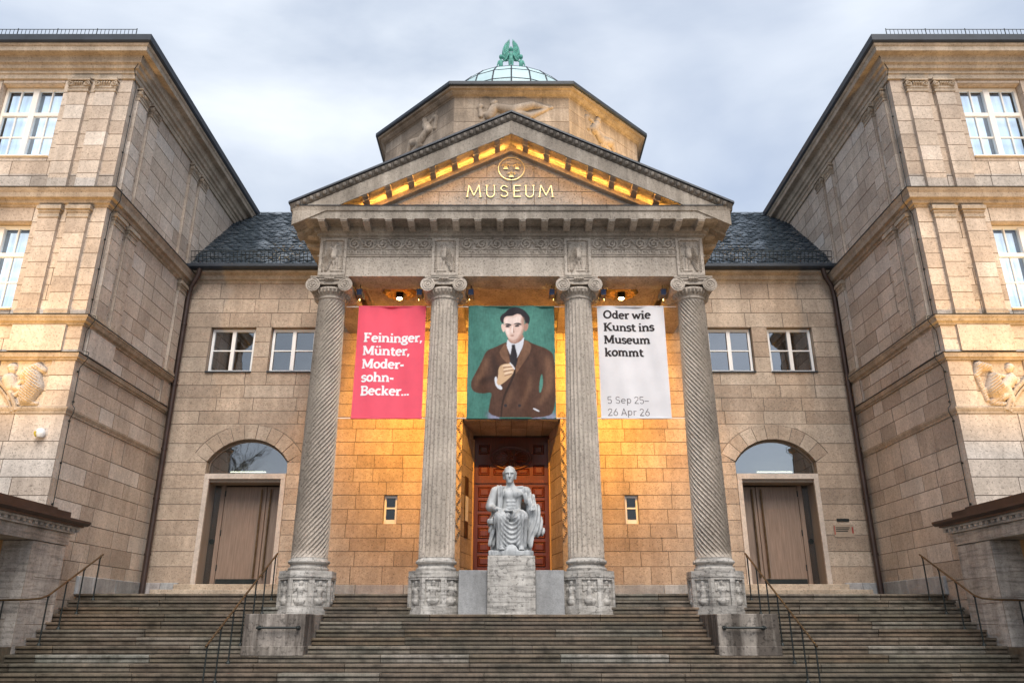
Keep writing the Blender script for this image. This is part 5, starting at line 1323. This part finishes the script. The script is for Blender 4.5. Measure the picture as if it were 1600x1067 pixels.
def figure(P):
    x, y, z = P
    # head and neck
    hx, hz = -.03, 1.79
    d = ellip(P, (hx, -.02, hz + .045), (.135, .155, .165)); d = smin(d, ellip(P, (hx, -.075, hz - .06), (.095, .10, .125)), .04)
    d = smin(d, ellip(P, (hx, .03, hz + .06), (.145, .15, .15)) + .008 * np.sin(x * 60) * np.sin(z * 55 + y * 40), .03)                                          # hair mass
    for s in (-1, 1):
        d = smin(d, capsule(P, (hx + s * .135, .0, hz + .06), (hx + s * .13, .02, hz - .06), .035, .03), .02)  # side hair and ears
        d = smax(d, -ellip(P, (hx + s * .054, -.185, hz + .008), (.044, .060, .030)), .016)                      # eye sockets
        d = smin(d, ellip(P, (hx + s * .050, -.138, hz + .006), (.022, .022, .014)), .006)                      # eyeballs
        d = smin(d, capsule(P, (hx + s * .02, -.176, hz + .046), (hx + s * .090, -.152, hz + .046), .018, .015), .010)
    d = smin(d, capsule(P, (hx, -.165, hz + .03), (hx, -.205, hz - .055), .016, .027), .012)                   # nose
    d = smin(d, capsule(P, (hx - .035, -.165, hz - .105), (hx + .035, -.165, hz - .105), .013, .013), .01); d = smin(d, capsule(P, (hx - .028, -.162, hz - .128), (hx + .028, -.162, hz - .128), .014, .014), .01)
    d = smax(d, -capsule(P, (hx - .042, -.185, hz - .117), (hx + .042, -.185, hz - .117), .012, .012), .006)
    d = smin(d, ellip(P, (hx, -.135, hz - .165), (.05, .045, .035)), .02)
    d = smin(d, capsule(P, (hx, .0, hz - .12), (0, .02, 1.50), .085, .105), .04)
    # torso
    t = ellip(P, (0, .05, 1.36), (.31, .19, .20)); t = smin(t, ellip(P, (0, .05, 1.08), (.235, .17, .26)), .10)
    for s in (-1, 1):
        t = smin(t, ellip(P, (s * .115, -.10, 1.36), (.125, .06, .085)), .025); t = smin(t, ellip(P, (s * .34, .03, 1.43), (.115, .12, .12)), .06)
        for k in range(3): t = smin(t, ellip(P, (s * .055, -.115, 1.20 - .075 * k), (.045, .02, .028)), .02)
        t = smin(t, capsule(P, (s * .03, -.03, 1.52), (s * .27, -.03, 1.53), .022, .028), .03)
    d = smin(d, t, .05)
    # right arm (picture left) sleeve of cloak, hand with book
    d = smin(d, capsule(P, (-.37, .03, 1.42), (-.47, .0, 1.10), .11, .12), .04); d = smin(d, capsule(P, (-.47, .0, 1.10), (-.33, -.30, 1.00), .09, .055), .03)
    d = smin(d, ellip(P, (-.275, -.375, .99), (.06, .075, .038)), .02)
    for k in range(4): d = smin(d, capsule(P, (-.24 + .0 * k, -.42 + .03 * k, .99 - .012 * k), (-.16 + .01 * k, -.41 + .03 * k, .955 - .012 * k), .017, .014), .008)
    d = smin(d, capsule(P, (-.26, -.33, 1.01), (-.20, -.31, 1.025), .018, .015), .008)
    d = np.minimum(d, rbox(P, (-.12, -.36, .955), (.17, .10, .014), .008))
    # left arm (picture right) resting on the draped support
    d = smin(d, capsule(P, (.37, .03, 1.42), (.45, .06, 1.17), .10, .085), .04); d = smin(d, capsule(P, (.45, .06, 1.17), (.50, -.22, 1.08), .078, .052), .03)
    d = smin(d, ellip(P, (.50, -.29, 1.05), (.055, .07, .05)), .02)
    for k in range(4): d = smin(d, capsule(P, (.46 + .027 * k, -.33, 1.045), (.455 + .03 * k, -.37, .96 + .008 * k), .017, .014), .008)
    d = smin(d, capsule(P, (.455, -.29, 1.04), (.42, -.33, .99), .018, .015), .008)
    # cloak over the right shoulder and down the back
    c = capsule(P, (-.24, -.13, 1.48), (-.27, -.20, .98), .065, .055); c = smin(c, capsule(P, (-.27, .10, 1.46), (-.36, .18, .7), .13, .16), .06)
    c = c + .012 * np.sin(x * 75 + z * 6)
    d = smin(d, c, .03)
    # lap and legs under the drapery
    L = capsule(P, (-.17, .02, .86), (-.235, -.42, .80), .175, .155); L = smin(L, capsule(P, (.17, .02, .86), (.225, -.42, .80), .175, .155), .08)
    L = smin(L, ellip(P, (0, -.10, .86), (.33, .30, .14)), .08)
    sh = capsule(P, (-.235, -.43, .78), (-.20, -.36, .20), .15, .115); sh = smin(sh, capsule(P, (.225, -.43, .78), (.24, -.33, .24), .15, .105), .05)
    cur = rbox(P, (0, -.34, .47), (.26, .10, .26), .08)
    sh = smin(sh, cur, .09)
    # hanging folds: bowed between the knees, upright beside the shins
    bow = np.sin((z - 3.2 * x * x) * 62 + 1.2 * np.sin(x * 9)) * np.exp(-(x / .19) ** 2)
    up = np.sin(x * 68 + .8 * np.sin(z * 7)) * (1 - np.exp(-(x / .22) ** 2))
    sh = sh + (.018 * bow + .024 * up) * (z < .84) * (y < -.1)
    L = L + .016 * np.sin(x * 34 + y * 30)
    L = smin(L, sh, .05)
    d = smin(d, L, .03)
    d = smin(d, capsule(P, (-.25, -.17, .955), (.26, -.16, .965), .055, .05) + .010 * np.sin(x * 20 + z * 90), .02)   # rolled cloth at the waist
    # feet
    for (fx, fy, fz) in ((-.20, -.44, .155), (.235, -.40, .155)):
        d = smin(d, capsule(P, (fx, fy + .10, fz + .04), (fx + (.0), fy - .10, fz - .005), .065, .045), .03)
        for k in range(5): d = smin(d, capsule(P, (fx - .05 + .025 * k, fy - .10, fz - .01), (fx - .055 + .027 * k, fy - .165 + .008 * abs(k - 1), fz - .02), .017, .014), .008)
    return d
def throne(P):
    x, y, z = P
    d = rbox(P, (0, .20, .46), (.47, .33, .36), .03)
    d = smin(d, rbox(P, (-.44, .0, .74), (.10, .36, .06), .03), .03)
    d = smin(d, rbox(P, (.30, .32, .95), (.22, .10, .30), .05), .05)
    return d
def cloth_side(P):      # cloak heaped over the support on the picture right
    x, y, z = P
    d = capsule(P, (.44, .02, 1.30), (.50, -.10, .95), .11, .15); d = smin(d, capsule(P, (.50, -.10, .98), (.56, -.14, .55), .15, .13), .06)
    d = smin(d, capsule(P, (.56, -.05, 1.05), (.68, -.06, .55), .10, .09), .05); d = smin(d, capsule(P, (.44, -.15, .70), (.44, -.18, .25), .10, .075), .05)
    d = smin(d, capsule(P, (-.40, -.20, .76), (-.44, -.22, .28), .085, .07), .03); d = smin(d, capsule(P, (.30, -.08, 1.36), (.46, -.16, 1.10), .06, .08), .04)
    return d + .020 * np.sin(x * 52 - z * 14 + y * 22 + 1.5 * np.sin(z * 6))
def st_base(P):
    d = rbox(P, (0, -.02, .055), (.50, .55, .055), .02)
    d = smin(d, ellip(P, (0, -.46, .10), (.17, .13, .14)), .04)
    return d + .006 * np.sin(P[0] * 23 + P[1] * 31)
STT = tag(empty('seated_statue'), 'pale marble statue of a seated man in a draped cloak before the door', 'statue')
for nm, fn, lo, hi, n in (('figure', figure, (-.75, -.72, .05), (.75, .5, 2.06), (140, 114, 188)), ('throne', throne, (-.65, -.45, .05), (.65, .6, 1.35), (52, 42, 52)),
                          ('cloak', cloth_side, (-.62, -.45, .08), (.86, .3, 1.5), (84, 43, 80)), ('base', st_base, (-.56, -.62, -.03), (.56, .58, .28), (64, 66, 20))):
    v, f = surface_nets(fn, lo, hi, n); mesh(nm, v, f, M_STATUE, STT, True)
STT.location = (-.01, 18.05, 3.17); STT.scale = (1.0, .92, 1.04)

# ------------------------------------------------------------------ banners
CL_PINK = cloth('pink_banner_cloth', (.86, .125, .185)); CL_GREEN = cloth('green_banner_cloth', (.052, .165, .135), .2, .2, .15); CL_WHITE = cloth('white_banner_cloth', (.76, .74, .75), .2)
INK_W = cloth('white_print', (.86, .85, .85), .1); INK_D = cloth('dark_print', (.035, .028, .028), .1); INK_G = cloth('grey_print', (.15, .13, .13), .1)
YB = 18.05
def banner(x0, x1, mat, label, posts):
    B = tag(empty('banner'), label, 'banner', 'exhibition banners hung between the columns')
    z0, z1 = 6.40, 9.35; nu, nz = 24, 40; v = []; f = []; th = .004
    fw = lambda u, z: .022 * math.sin((u - x0) * 5.2 + z * .7) + .010 * math.sin(u * 13 + z * 2.1)
    for s in (0, 1):
        for j in range(nz + 1):
            for i in range(nu + 1):
                u = x0 + (x1 - x0) * i / nu; z = z0 + (z1 - z0) * j / nz; v.append((u, YB - fw(u, z) + s * th, z))
    k = (nu + 1) * (nz + 1)
    for j in range(nz):
        for i in range(nu):
            q = (j * (nu + 1) + i, j * (nu + 1) + i + 1, (j + 1) * (nu + 1) + i + 1, (j + 1) * (nu + 1) + i); f.append(q); f.append(tuple(k + w_ for w_ in reversed(q)))
    c = mesh('cloth', v, f, mat, B, True)
    for z in (z0 + .02, z1 - .02):
        m = MB(); m.tube([(x0 - .005, YB + .002, z), (x1 + .005, YB + .002, z)], .022, 8); m.build('hem_rod', mat, B, True)
        m = MB(); m.tube([(posts[0], YB + .002, z), (x0, YB + .002, z)], .010, 6); m.tube([(x1, YB + .002, z), (posts[1], YB + .002, z)], .010, 6); m.build('cable', M_WHITE, B, True)
    fr = lambda u, z, d=0.0: Vector((u, YB - fw(u, z) - d, z))
    return B, fr
B1, f1 = banner(-3.88, -2.17, CL_PINK, 'pink banner with white lettering between the two left columns', (-4.2, -2.06))
for i, s in enumerate(('Feininger,', 'Münter,', 'Moder-', 'sohn-', 'Becker...')):
    text(s, f1, -3.70, 8.37 - .345 * i, .335, .155, .095, INK_W, B1, .004, track=-.035)
B3, f3 = banner(2.175, 3.87, CL_WHITE, 'white banner with dark lettering between the two right columns', (2.06, 4.2))
for i, s in enumerate(('Oder wie', 'Kunst ins', 'Museum', 'kommt')): text(s, f3, 2.32, 9.00 - .335 * i, .305, .165, .10, INK_D, B3, .004, track=-.03)
for i, s in enumerate(('5 Sep 25–', '26 Apr 26')): text(s, f3, 2.33, 6.78 - .30 * i, .25, .062, 0, INK_G, B3, .004, track=-.005)
B2, f2 = banner(-1.085, 1.085, CL_GREEN, 'green banner with painted portrait of a man in brown suit, middle of three', (-1.35, 1.35))
def pc(x, y): return (-1.085 + (x - 5) / 730 * 2.17, 6.40 + (990 - y) / 945 * 2.95)
PAL = {'brown': (.070, .032, .020), 'brown_dark': (.026, .012, .009), 'brown_light': (.165, .082, .048), 'shirt': (.60, .60, .64), 'ink': (.022, .018, .022), 'skin': (.66, .47, .40), 'skin_light': (.78, .64, .58), 'skin_dark': (.36, .20, .15), 'hand': (.52, .34, .20), 'hand_dark': (.26, .14, .08), 'hand_light': (.66, .48, .33), 'green_mid': (.060, .185, .150), 'green_light': (.075, .215, .172), 'violet': (.26, .22, .34)}
# the printed portrait is painted procedurally, with soft edges, into the colours of a fine grid of the banner
GX, GZ_ = 146, 198
CXX, CZZ = np.meshgrid(np.linspace(5, 735, GX), np.linspace(990, 45, GZ_))
rp = np.random.RandomState(4)
CAN = np.zeros((GZ_, GX, 3)) + np.array([.052, .160, .130])
def blur(a, r):
    if r < 1: return a
    k = np.ones(2 * r + 1) / (2 * r + 1)
    for _ in range(2):
        a = np.apply_along_axis(lambda v: np.convolve(np.pad(v, r, mode='edge'), k, 'valid'), 0, a)
        a = np.apply_along_axis(lambda v: np.convolve(np.pad(v, r, mode='edge'), k, 'valid'), 1, a)
    return a
SOFT = {'glow': 9, 'tint': 4, 'sleeve': 3, 'arm_light': 3, 'fold': 3, 'lapel_shadow': 2, 'cheek': 1, 'forehead': 1, 'temple': 1, 'jaw': 1}
def shape(name, pts, col, smooth=True):
    P = [Vector(p) for p in pts]
    if smooth:
        for _ in range(2):
            Q = []
            for i in range(len(P)): a, c = P[i], P[(i + 1) % len(P)]; Q += [a * .75 + c * .25, a * .25 + c * .75]
            P = Q
    acc = np.zeros_like(CXX)
    for ox, oz in ((-1.2, -1.2), (1.2, -1.2), (-1.2, 1.2), (1.2, 1.2)):     # four samples per cell
        X, Z = CXX + ox, CZZ + oz; ins = np.zeros(X.shape, bool); j = len(P) - 1
        for i in range(len(P)):
            xi, yi, xj, yj = P[i].x, P[i].y, P[j].x, P[j].y; j = i
            if abs(yj - yi) < 1e-9: continue
            ins ^= ((yi > Z) != (yj > Z)) & (X < (xj - xi) * (Z - yi) / (yj - yi) + xi)
        acc += ins / 4
    r = max([v for k, v in SOFT.items() if k in name] + [0]); acc = blur(acc, r)[..., None]
    op = .85 if r else 1.0
    CAN[:] = CAN * (1 - acc * op) + np.array(PAL[col]) * acc * op
shape('print_glow', [(240, 60), (560, 60), (640, 160), (700, 330), (735, 440), (640, 400), (420, 330), (250, 370), (100, 470), (60, 420), (160, 250)], 'green_mid')
shape('print_glow', [(270, 90), (530, 90), (570, 180), (545, 300), (600, 350), (520, 350), (420, 320), (280, 340), (210, 380), (250, 250)], 'green_light')
shape('print_lower_tint', [(180, 940), (735, 950), (735, 990), (175, 990)], 'violet', False)
shape('print_jacket', [(330, 350), (250, 395), (160, 430), (125, 520), (70, 620), (30, 700), (50, 770), (140, 790), (215, 775), (195, 850), (175, 985), (640, 985), (735, 930), (735, 480), (690, 420), (560, 380), (480, 330)], 'brown')
shape('print_sleeve_light', [(60, 690), (110, 600), (150, 500), (180, 470), (170, 560), (120, 680), (90, 740)], 'brown_light')
shape('print_sleeve_shadow', [(215, 410), (200, 540), (230, 640), (120, 660), (60, 720), (200, 690), (260, 650), (270, 560), (235, 500)], 'brown_dark')
shape('print_front_edge', [(468, 400), (480, 410), (430, 545), (385, 670), (318, 810), (296, 905), (292, 985), (280, 985), (284, 900), (300, 810), (368, 665), (415, 540)], 'brown_dark')
shape('print_fold', [(520, 620), (545, 700), (500, 820), (430, 930), (440, 880), (500, 760)], 'brown_light')
shape('print_fold', [(560, 440), (590, 520), (585, 640), (560, 560)], 'brown_dark')
shape('print_fold', [(330, 800), (400, 720), (360, 820), (330, 930)], 'brown_light')
shape('print_arm_gap', [(622, 610), (635, 690), (618, 770), (598, 790), (600, 700)], 'green_light')
shape('print_arm_light', [(655, 440), (715, 520), (720, 700), (660, 840), (560, 900), (640, 780), (655, 620)], 'brown_light')
shape('print_shirt', [(335, 335), (330, 390), (360, 460), (400, 510), (425, 480), (470, 390), (478, 320), (400, 350)], 'shirt', False)
shape('print_tie', [(372, 376), (400, 376), (404, 405), (420, 470), (405, 560), (380, 560), (358, 480), (372, 405)], 'ink', False)
shape('print_waistcoat', [(350, 440), (362, 520), (330, 560), (440, 560), (420, 520), (418, 490), (440, 440), (405, 520), (375, 520)], 'ink')
shape('print_lapel', [(330, 355), (290, 400), (262, 460), (330, 530), (372, 560), (340, 460)], 'brown_light')
shape('print_lapel', [(480, 330), (545, 385), (520, 470), (450, 560), (400, 640), (410, 540), (465, 400)], 'brown_light')
shape('print_lapel_shadow', [(545, 385), (552, 395), (520, 490), (440, 590), (515, 470)], 'brown_dark')
shape('print_hair', [(300, 210), (268, 160), (285, 120), (320, 95), (350, 62), (420, 52), (480, 80), (528, 140), (525, 190), (500, 230), (470, 130), (310, 130)], 'ink')
shape('print_ear', [(300, 195), (282, 205), (290, 255), (310, 275), (318, 230)], 'skin'); shape('print_ear', [(480, 200), (515, 195), (512, 245), (485, 275), (474, 240)], 'skin_dark')
shape('print_neck', [(340, 300), (345, 350), (390, 372), (440, 360), (472, 325), (470, 290)], 'skin_dark')
shape('print_face', [(300, 150), (330, 128), (375, 135), (420, 112), (466, 130), (480, 215), (462, 290), (424, 348), (385, 362), (348, 330), (318, 270)], 'skin')
shape('print_forehead', [(306, 160), (340, 135), (375, 148), (450, 125), (460, 190), (395, 200), (320, 195)], 'skin_light')
shape('print_cheek_shadow', [(482, 200), (470, 290), (432, 345), (400, 354), (440, 300), (462, 240)], 'skin_dark')
shape('print_cheek', [(318, 235), (350, 232), (362, 270), (340, 300), (322, 270)], 'skin_light')
shape('print_temple_shadow', [(455, 140), (480, 150), (482, 220), (462, 240), (450, 190)], 'skin_dark')
shape('print_jaw_shadow', [(350, 322), (385, 345), (430, 330), (440, 338), (385, 360), (345, 335)], 'skin_dark')
shape('print_brow', [(304, 206), (335, 190), (372, 204), (368, 217), (335, 207)], 'ink'); shape('print_brow', [(382, 206), (420, 189), (460, 204), (452, 216), (418, 206)], 'ink')
shape('print_eye', [(312, 219), (338, 207), (364, 221), (338, 231)], 'ink'); shape('print_eye', [(390, 221), (418, 207), (446, 219), (418, 231)], 'ink')
shape('print_nose', [(374, 215), (384, 215), (394, 268), (384, 280), (366, 276)], 'skin_light'); shape('print_nose_shadow', [(384, 215), (392, 260), (398, 274), (384, 280), (386, 250)], 'skin_dark')
shape('print_mouth', [(352, 298), (376, 292), (400, 299), (378, 308)], 'skin_dark')
shape('print_cuff', [(245, 640), (228, 660), (240, 730), (285, 760), (300, 740), (262, 700)], 'shirt'); shape('print_cuff', [(538, 908), (560, 905), (605, 930), (590, 935)], 'shirt')
shape('print_hand', [(262, 570), (300, 542), (370, 535), (392, 560), (395, 590), (372, 640), (330, 680), (270, 725), (245, 700), (262, 640)], 'hand')
for (pts_) in ([(292, 552), (365, 538), (388, 552), (380, 564), (300, 575)], [(300, 582), (378, 566), (398, 578), (390, 592), (308, 606)], [(308, 612), (372, 598), (388, 612), (376, 626), (314, 640)]): shape('print_finger', pts_, 'hand_light')
for i, (a, c) in enumerate((((300, 572), (385, 560)), ((305, 605), (392, 585)), ((312, 640), (378, 618)))):
    shape('print_finger_line', [(a[0], a[1] - 5), (c[0], c[1] - 4), (c[0], c[1] + 5), (a[0], a[1] + 6)], 'hand_dark', False)
shape('print_cigarette', [(352, 530), (362, 528), (402, 578), (395, 586)], 'shirt', False)
for (x, y) in ((437, 881), (322, 882)): shape('print_button', [(x - 12, y - 12), (x + 12, y - 12), (x + 12, y + 12), (x - 12, y + 12)], 'ink')

br = blur(rp.rand(GZ_, GX), 1) + .8 * blur(rp.rand(GZ_, GX), 4) * 3; br = (br - br.mean()) / br.std()
st_ = np.apply_along_axis(lambda v: np.convolve(v, np.ones(9) / 9, 'same'), 0, rp.rand(GZ_, GX)); st_ = (st_ - st_.mean()) / st_.std()
lum = CAN.mean(axis=2); CAN *= np.clip(1 + (.07 * br + .06 * st_) * np.where(lum > .25, .35, 1.0), .6, 1.4)[..., None]
m_, t_, b_ = mat_new('portrait_print'); ca = nd(t_, 'ShaderNodeVertexColor'); ca.layer_name = 'paint'
t_.links.new(ca.outputs[0], b_.inputs['Base Color']); b_.inputs['Roughness'].default_value = .65; b_.inputs['Specular IOR Level'].default_value = .2
vv = [f2(*pc(float(x), float(y)), .004) for x, y in zip(CXX.ravel(), CZZ.ravel())]
o = mesh('portrait_print', vv, [(j * GX + i, j * GX + i + 1, (j + 1) * GX + i + 1, (j + 1) * GX + i) for j in range(GZ_ - 1) for i in range(GX - 1)], m_, B2, True)
at = o.data.color_attributes.new('paint', 'FLOAT_COLOR', 'POINT')
at.data.foreach_set('color', np.concatenate([CAN.reshape(-1, 3), np.ones((GX * GZ_, 1))], 1).ravel().astype(np.float32))

# ------------------------------------------------------------------ lamps
def spot(name, loc, target, energy, size_deg, blend, col, radius=.06, parent=None):
    l = bpy.data.lights.new(name, 'SPOT'); l.energy = energy; l.spot_size = math.radians(size_deg); l.spot_blend = blend; l.color = col; l.shadow_soft_size = radius
    o = bpy.data.objects.new(name, l); COL.objects.link(o); o.location = loc
    o.rotation_euler = (Vector(target) - Vector(loc)).to_track_quat('-Z', 'Y').to_euler()
    if parent: o.parent = parent
    return o
AMBER = (1.0, .455, .06)
for x, lb in ((-3.05, 'gilded rosette ceiling lamp above the pink banner'), (3.0, 'gilded rosette ceiling lamp above the white banner')):
    L = tag(empty('ceiling_lamp'), lb, 'ceiling lamp', 'rosette lamps under the portico ceiling'); y = 19.25; zc = 10.295
    m = MB(); n = 48; v = []; rad = [(.10, 0), (.20, -.05), (.28, -.035), (.36, -.06), (.43, -.02), (.44, .0)]
    for r, dz in rad:
        for i in range(n):
            a = 2 * PI * i / n; k = 1 + (.08 * math.cos(a * 12) if r > .25 else 0); v.append((x + r * k * math.cos(a), y + r * k * math.sin(a), zc - .02 + dz * 1.6))
    m.add(v, [(j * n + i, j * n + (i + 1) % n, (j + 1) * n + (i + 1) % n, (j + 1) * n + i) for j in range(len(rad) - 1) for i in range(n)]); m.build('rosette', M_GILT, L, True)
    m = MB(); m.lathe([(.105, zc - .02), (.105, zc - .20), (.095, zc - .21), (.095, zc - .03)], x, y, 20, closed=True); m.build('housing', M_IRON, L)
    m = MB(); m.lathe([(.004, zc - .248), (.045, zc - .242), (.07, zc - .222), (.075, zc - .212)], x, y, 20); m.build('bulb', M_BULB, L, True)
    spot('lamp_beam', (x, y, zc - .30), (x, y + .15, 3), 90, 150, .9, (1.0, .66, .26), .025, L)
# floodlights clipped behind the capitals, aimed at the wall
FLD = [(-3.90, 'floodlight behind the left spiral column capital', -3.7, 1), (-2.36, 'floodlight left of the second column capital', -2.9, 1), (-1.04, 'floodlight right of the second column capital', -1.5, 1), (1.04, 'floodlight left of the third column capital', 1.5, 1), (2.36, 'floodlight right of the third column capital', 2.9, 1), (3.90, 'floodlight behind the right spiral column capital', 3.7, 1)]
for x, lb, tx, k in FLD:
    F = tag(empty('floodlight'), lb, 'floodlight', 'navy floodlights behind the capitals')
    m = MB(); m.box(x - .065, x + .065, YC - .02, YC + .0, 9.66, 9.82); m.box(x - .065, x - .055, YC, YC + .40, 9.66, 9.82); m.box(x + .055, x + .065, YC, YC + .40, 9.66, 9.82); m.box(x - .055, x + .055, YC, YC + .26, 9.81, 9.82); m.box(x - .055, x + .055, YC, YC + .26, 9.66, 9.67); m.build('housing', M_NAVY, F)
    m = MB(); m.tube([(x, YC + .10, 9.84), (x, YC + .10, 9.97)], .012, 6); m.build('bracket', M_IRON, F)
    spot('floodlight_beam', (x, YC + .23, 9.74), (tx * .97, YF, 7.6), 600, 106, .9, AMBER, .03, F)
# floodlights on the porch roofs washing the wing fronts
for sx, lb in ((-1, 'left'), (1, 'right')):
    for i, (x, y, tz, en) in enumerate(((11.0, 12.4, 11.5, 480), (12.9, 12.4, 12.5, 520))):
        F = tag(empty('roof_floodlight'), 'floodlight on the %s porch roof, %s the museum axis' % (lb, 'nearer to' if i == 0 else 'farther from'), 'floodlight', 'floodlights on the porch roofs')
        m = MB(sx); m.cbox(x - .12, x + .12, y - .08, y + .08, 4.2, 4.36, .015); m.tube([(x, y, 4.08), (x, y, 4.22)], .02, 6); m.build('housing', M_NAVY, F)
        spot('floodlight_beam', (sx * x, y, 4.42), (sx * (x + .2), YW, tz), en, 100, .8, (1.0, .58, .16), .08, F)
F = tag(empty('roof_floodlight'), 'floodlight on the right slate roof aimed at the octagonal drum', 'floodlight')
m = MB(); m.cbox(7.3, 7.6, 25.5, 25.75, 16.4, 16.6, .02); m.tube([(7.45, 25.6, 16.2), (7.45, 25.6, 16.45)], .03, 6); m.build('housing', M_NAVY, F)
spot('floodlight_beam', (7.45, 25.6, 16.68), (3.4, 28.9, 22.0), 1700, 62, .7, (1.0, .62, .2), .08, F)
# security lamp on the left wing front
S1 = tag(empty('wall_lamp'), 'small round white wall lamp with yellow side on left wing front', 'wall lamp')
m = MB(); m.lathe([(.004, 5.60), (.07, 5.62), (.10, 5.68), (.10, 5.74), (.07, 5.80), (.004, 5.82)], -10.40, YW - .09, 16); m.build('globe', M_WHITE, S1, True)
m = MB(); m.lathe([(.004, 5.61), (.072, 5.625), (.104, 5.69), (.104, 5.73), (.004, 5.74)], -10.42, YW - .10, 16, a0=PI * .75, a1=PI * 1.45, closed=False); m.build('shade', plain('yellow_plastic', (.72, .55, .05), .5), S1, True)
m = MB(); m.tube([(-10.40, YW + .01, 5.72), (-10.40, YW - .06, 5.72)], .03, 8); m.build('bracket', M_IRON, S1)

# ------------------------------------------------------------------ handrails
def rail_thing(label, posts, extra=()):
    R = tag(empty('handrail'), label, 'handrail', 'iron handrails on the stair')
    tops = [(x, y, zt_) for x, y, zb, zt_ in posts]
    a, c = Vector(tops[0]), Vector(tops[1]); st = tuple(a + (a - c) * .18)
    end = list(extra) if extra else [tuple(Vector(tops[-1]) + (Vector(tops[-1]) - Vector(tops[-2])) * .12)]
    m = MB(); m.tube([st] + tops + end, .021, 8); m.build('rail', M_BRONZE, R, True)
    for x, y, zb, zt_ in posts:
        m = MB(); m.tube([(x, y, zb - .02), (x, y, zt_ - .01)], .016, 8); m.lathe([(.045, zb - .01), (.045, zb + .02), (.028, zb + .05), (.02, zb + .06)], x, y, 10); m.lathe([(.004, zt_ - .05), (.03, zt_ - .03), (.03, zt_ - .005), (.004, zt_ + .01)], x, y, 10)
        m.build('post', M_IRON, R, True)
    return R
for sx, nm in ((-1, 'left'), (1, 'right')):
    po = []
    for n in (0, 2, 4, 6): po.append((sx * 9.38, YS - TR * n - .15 + .3 * 0, T - RI * (n + 0) - (RI if True else 0), T - RI * n + .80))
    R = rail_thing('iron handrail along the %s wing wall, bending into the porch' % nm, po, [(sx * 9.42, 16.2, 2.24), (sx * 9.55, 16.0, 2.21), (sx * 9.95, 15.95, 2.20), (sx * 10.9, 15.95, 2.16)])
    m = MB(sx); m.tube([(10.0, 15.95, 1.34), (10.0, 15.95, 2.19)], .016, 8); m.build('post', M_IRON, R, True)
    po = []
    for n in (0, 2, 4, 6, 8, 10, 12): po.append((sx * 5.38, YS - TR * n - .15, T - RI * (n + 1), T - RI * n + .82))
    rail_thing('iron handrail beside the %s stair block and spiral column' % nm, po)

# ------------------------------------------------------------------ small signs
def sign(x0, x1, y, z0, z1, label, mat, lines=()):
    P = tag(empty('wall_sign'), label, 'sign'); m = MB(); m.box(x0, x1, y - .02, y - .004, z0, z1); m.build('plate', mat, P)
    for (a, c, d, e_, mt) in lines: m = MB(); m.box(x0 + (x1 - x0) * a, x0 + (x1 - x0) * c, y - .026, y - .021, z0 + (z1 - z0) * d, z0 + (z1 - z0) * e_); m.build('print_line', mt, P)
M_TAN = plain('sandy_plate', (.36, .28, .21), .6); M_RED = plain('red_print', (.35, .05, .04), .6)
sign(9.02, 9.36, YF, 4.42, 4.50, 'small dark name plate right of the right side door', M_IRON)
sign(8.90, 9.45, YF, 4.00, 4.34, 'sandy information plate with dark lines right of the right side door', M_TAN, [(.1, .8, .72, .78, M_IRON), (.1, .75, .58, .64, M_IRON), (.1, .7, .44, .50, M_IRON), (.02, .06, .2, .9, M_RED), (.9, .97, .3, .8, M_RED)])
# notice board in the left reveal of the niche
N_ = tag(empty('notice_board'), 'narrow dark notice board on the left reveal of the entrance niche', 'notice board')
m = MB(); v = []
for t0, t1, za, zb, mt, o_ in ((.25, .50, 4.05, 5.75, M_BRONZE, .03), (.27, .48, 4.5, 5.2, M_WHITE, .035)):
    m = MB(); A = Vector((-1.41, YF, 0)); Bq = Vector((-1.13, YD, 0)); n_ = Vector((1, .185, 0)).normalized() * 1
    n_ = Vector(((Bq - A).y, -(Bq - A).x, 0)).normalized()
    vs = [A + (Bq - A) * t + Vector((0, 0, z)) + n_ * dd for dd in (0, o_) for z in (za, zb) for t in (t0, t1)]
    m.add(vs, [(4, 5, 7, 6), (0, 4, 6, 2), (1, 3, 7, 5), (0, 1, 5, 4), (2, 6, 7, 3)]); m.build('board' if mt is M_BRONZE else 'paper', mt, N_)

# ------------------------------------------------------------------ bare tree across the forecourt (seen mirrored in the fanlight)
def bare_tree(x, y, h, seed, label):
    Tr = tag(empty('bare_tree'), label, 'tree'); rg = random.Random(seed); trunk = MB(); crown = MB()
    def grow(mb, p, d, L, r, lev):
        p = Vector(p); pts = [p]; dd = Vector(d)
        for _ in range(4):
            dd = (dd + Vector((rg.uniform(-.12, .12), rg.uniform(-.12, .12), rg.uniform(-.04, .12)))).normalized(); pts.append(pts[-1] + dd * L / 4)
        mb.tube([tuple(q) for q in pts], [r * (1 - .14 * i) for i in range(5)], 6 if lev < 2 else 3)
        if lev >= 5: return
        for k in range(3 if lev < 4 else 4):
            q = pts[rg.randint(2, 4)]; a = rg.uniform(0, 2 * PI); s_ = rg.uniform(.45, .95)
            nd_ = (dd + Vector((math.cos(a), math.sin(a), rg.uniform(-.1, .35))) * s_).normalized()
            grow(crown if lev >= 0 else mb, q, nd_, L * rg.uniform(.62, .8), r * .55, lev + 1)
    grow(trunk, (x, y, -.1), (0, 0, 1), h * .30, h * .018, 0)
    bark = plain('bark', (.07, .055, .045), .9, 0, .3, 6)
    trunk.build('trunk', bark, Tr); crown.build('crown', bark, Tr)
bare_tree(-20.5, -13.0, 22, 3, 'bare winter tree seen mirrored in the left side door fanlight')
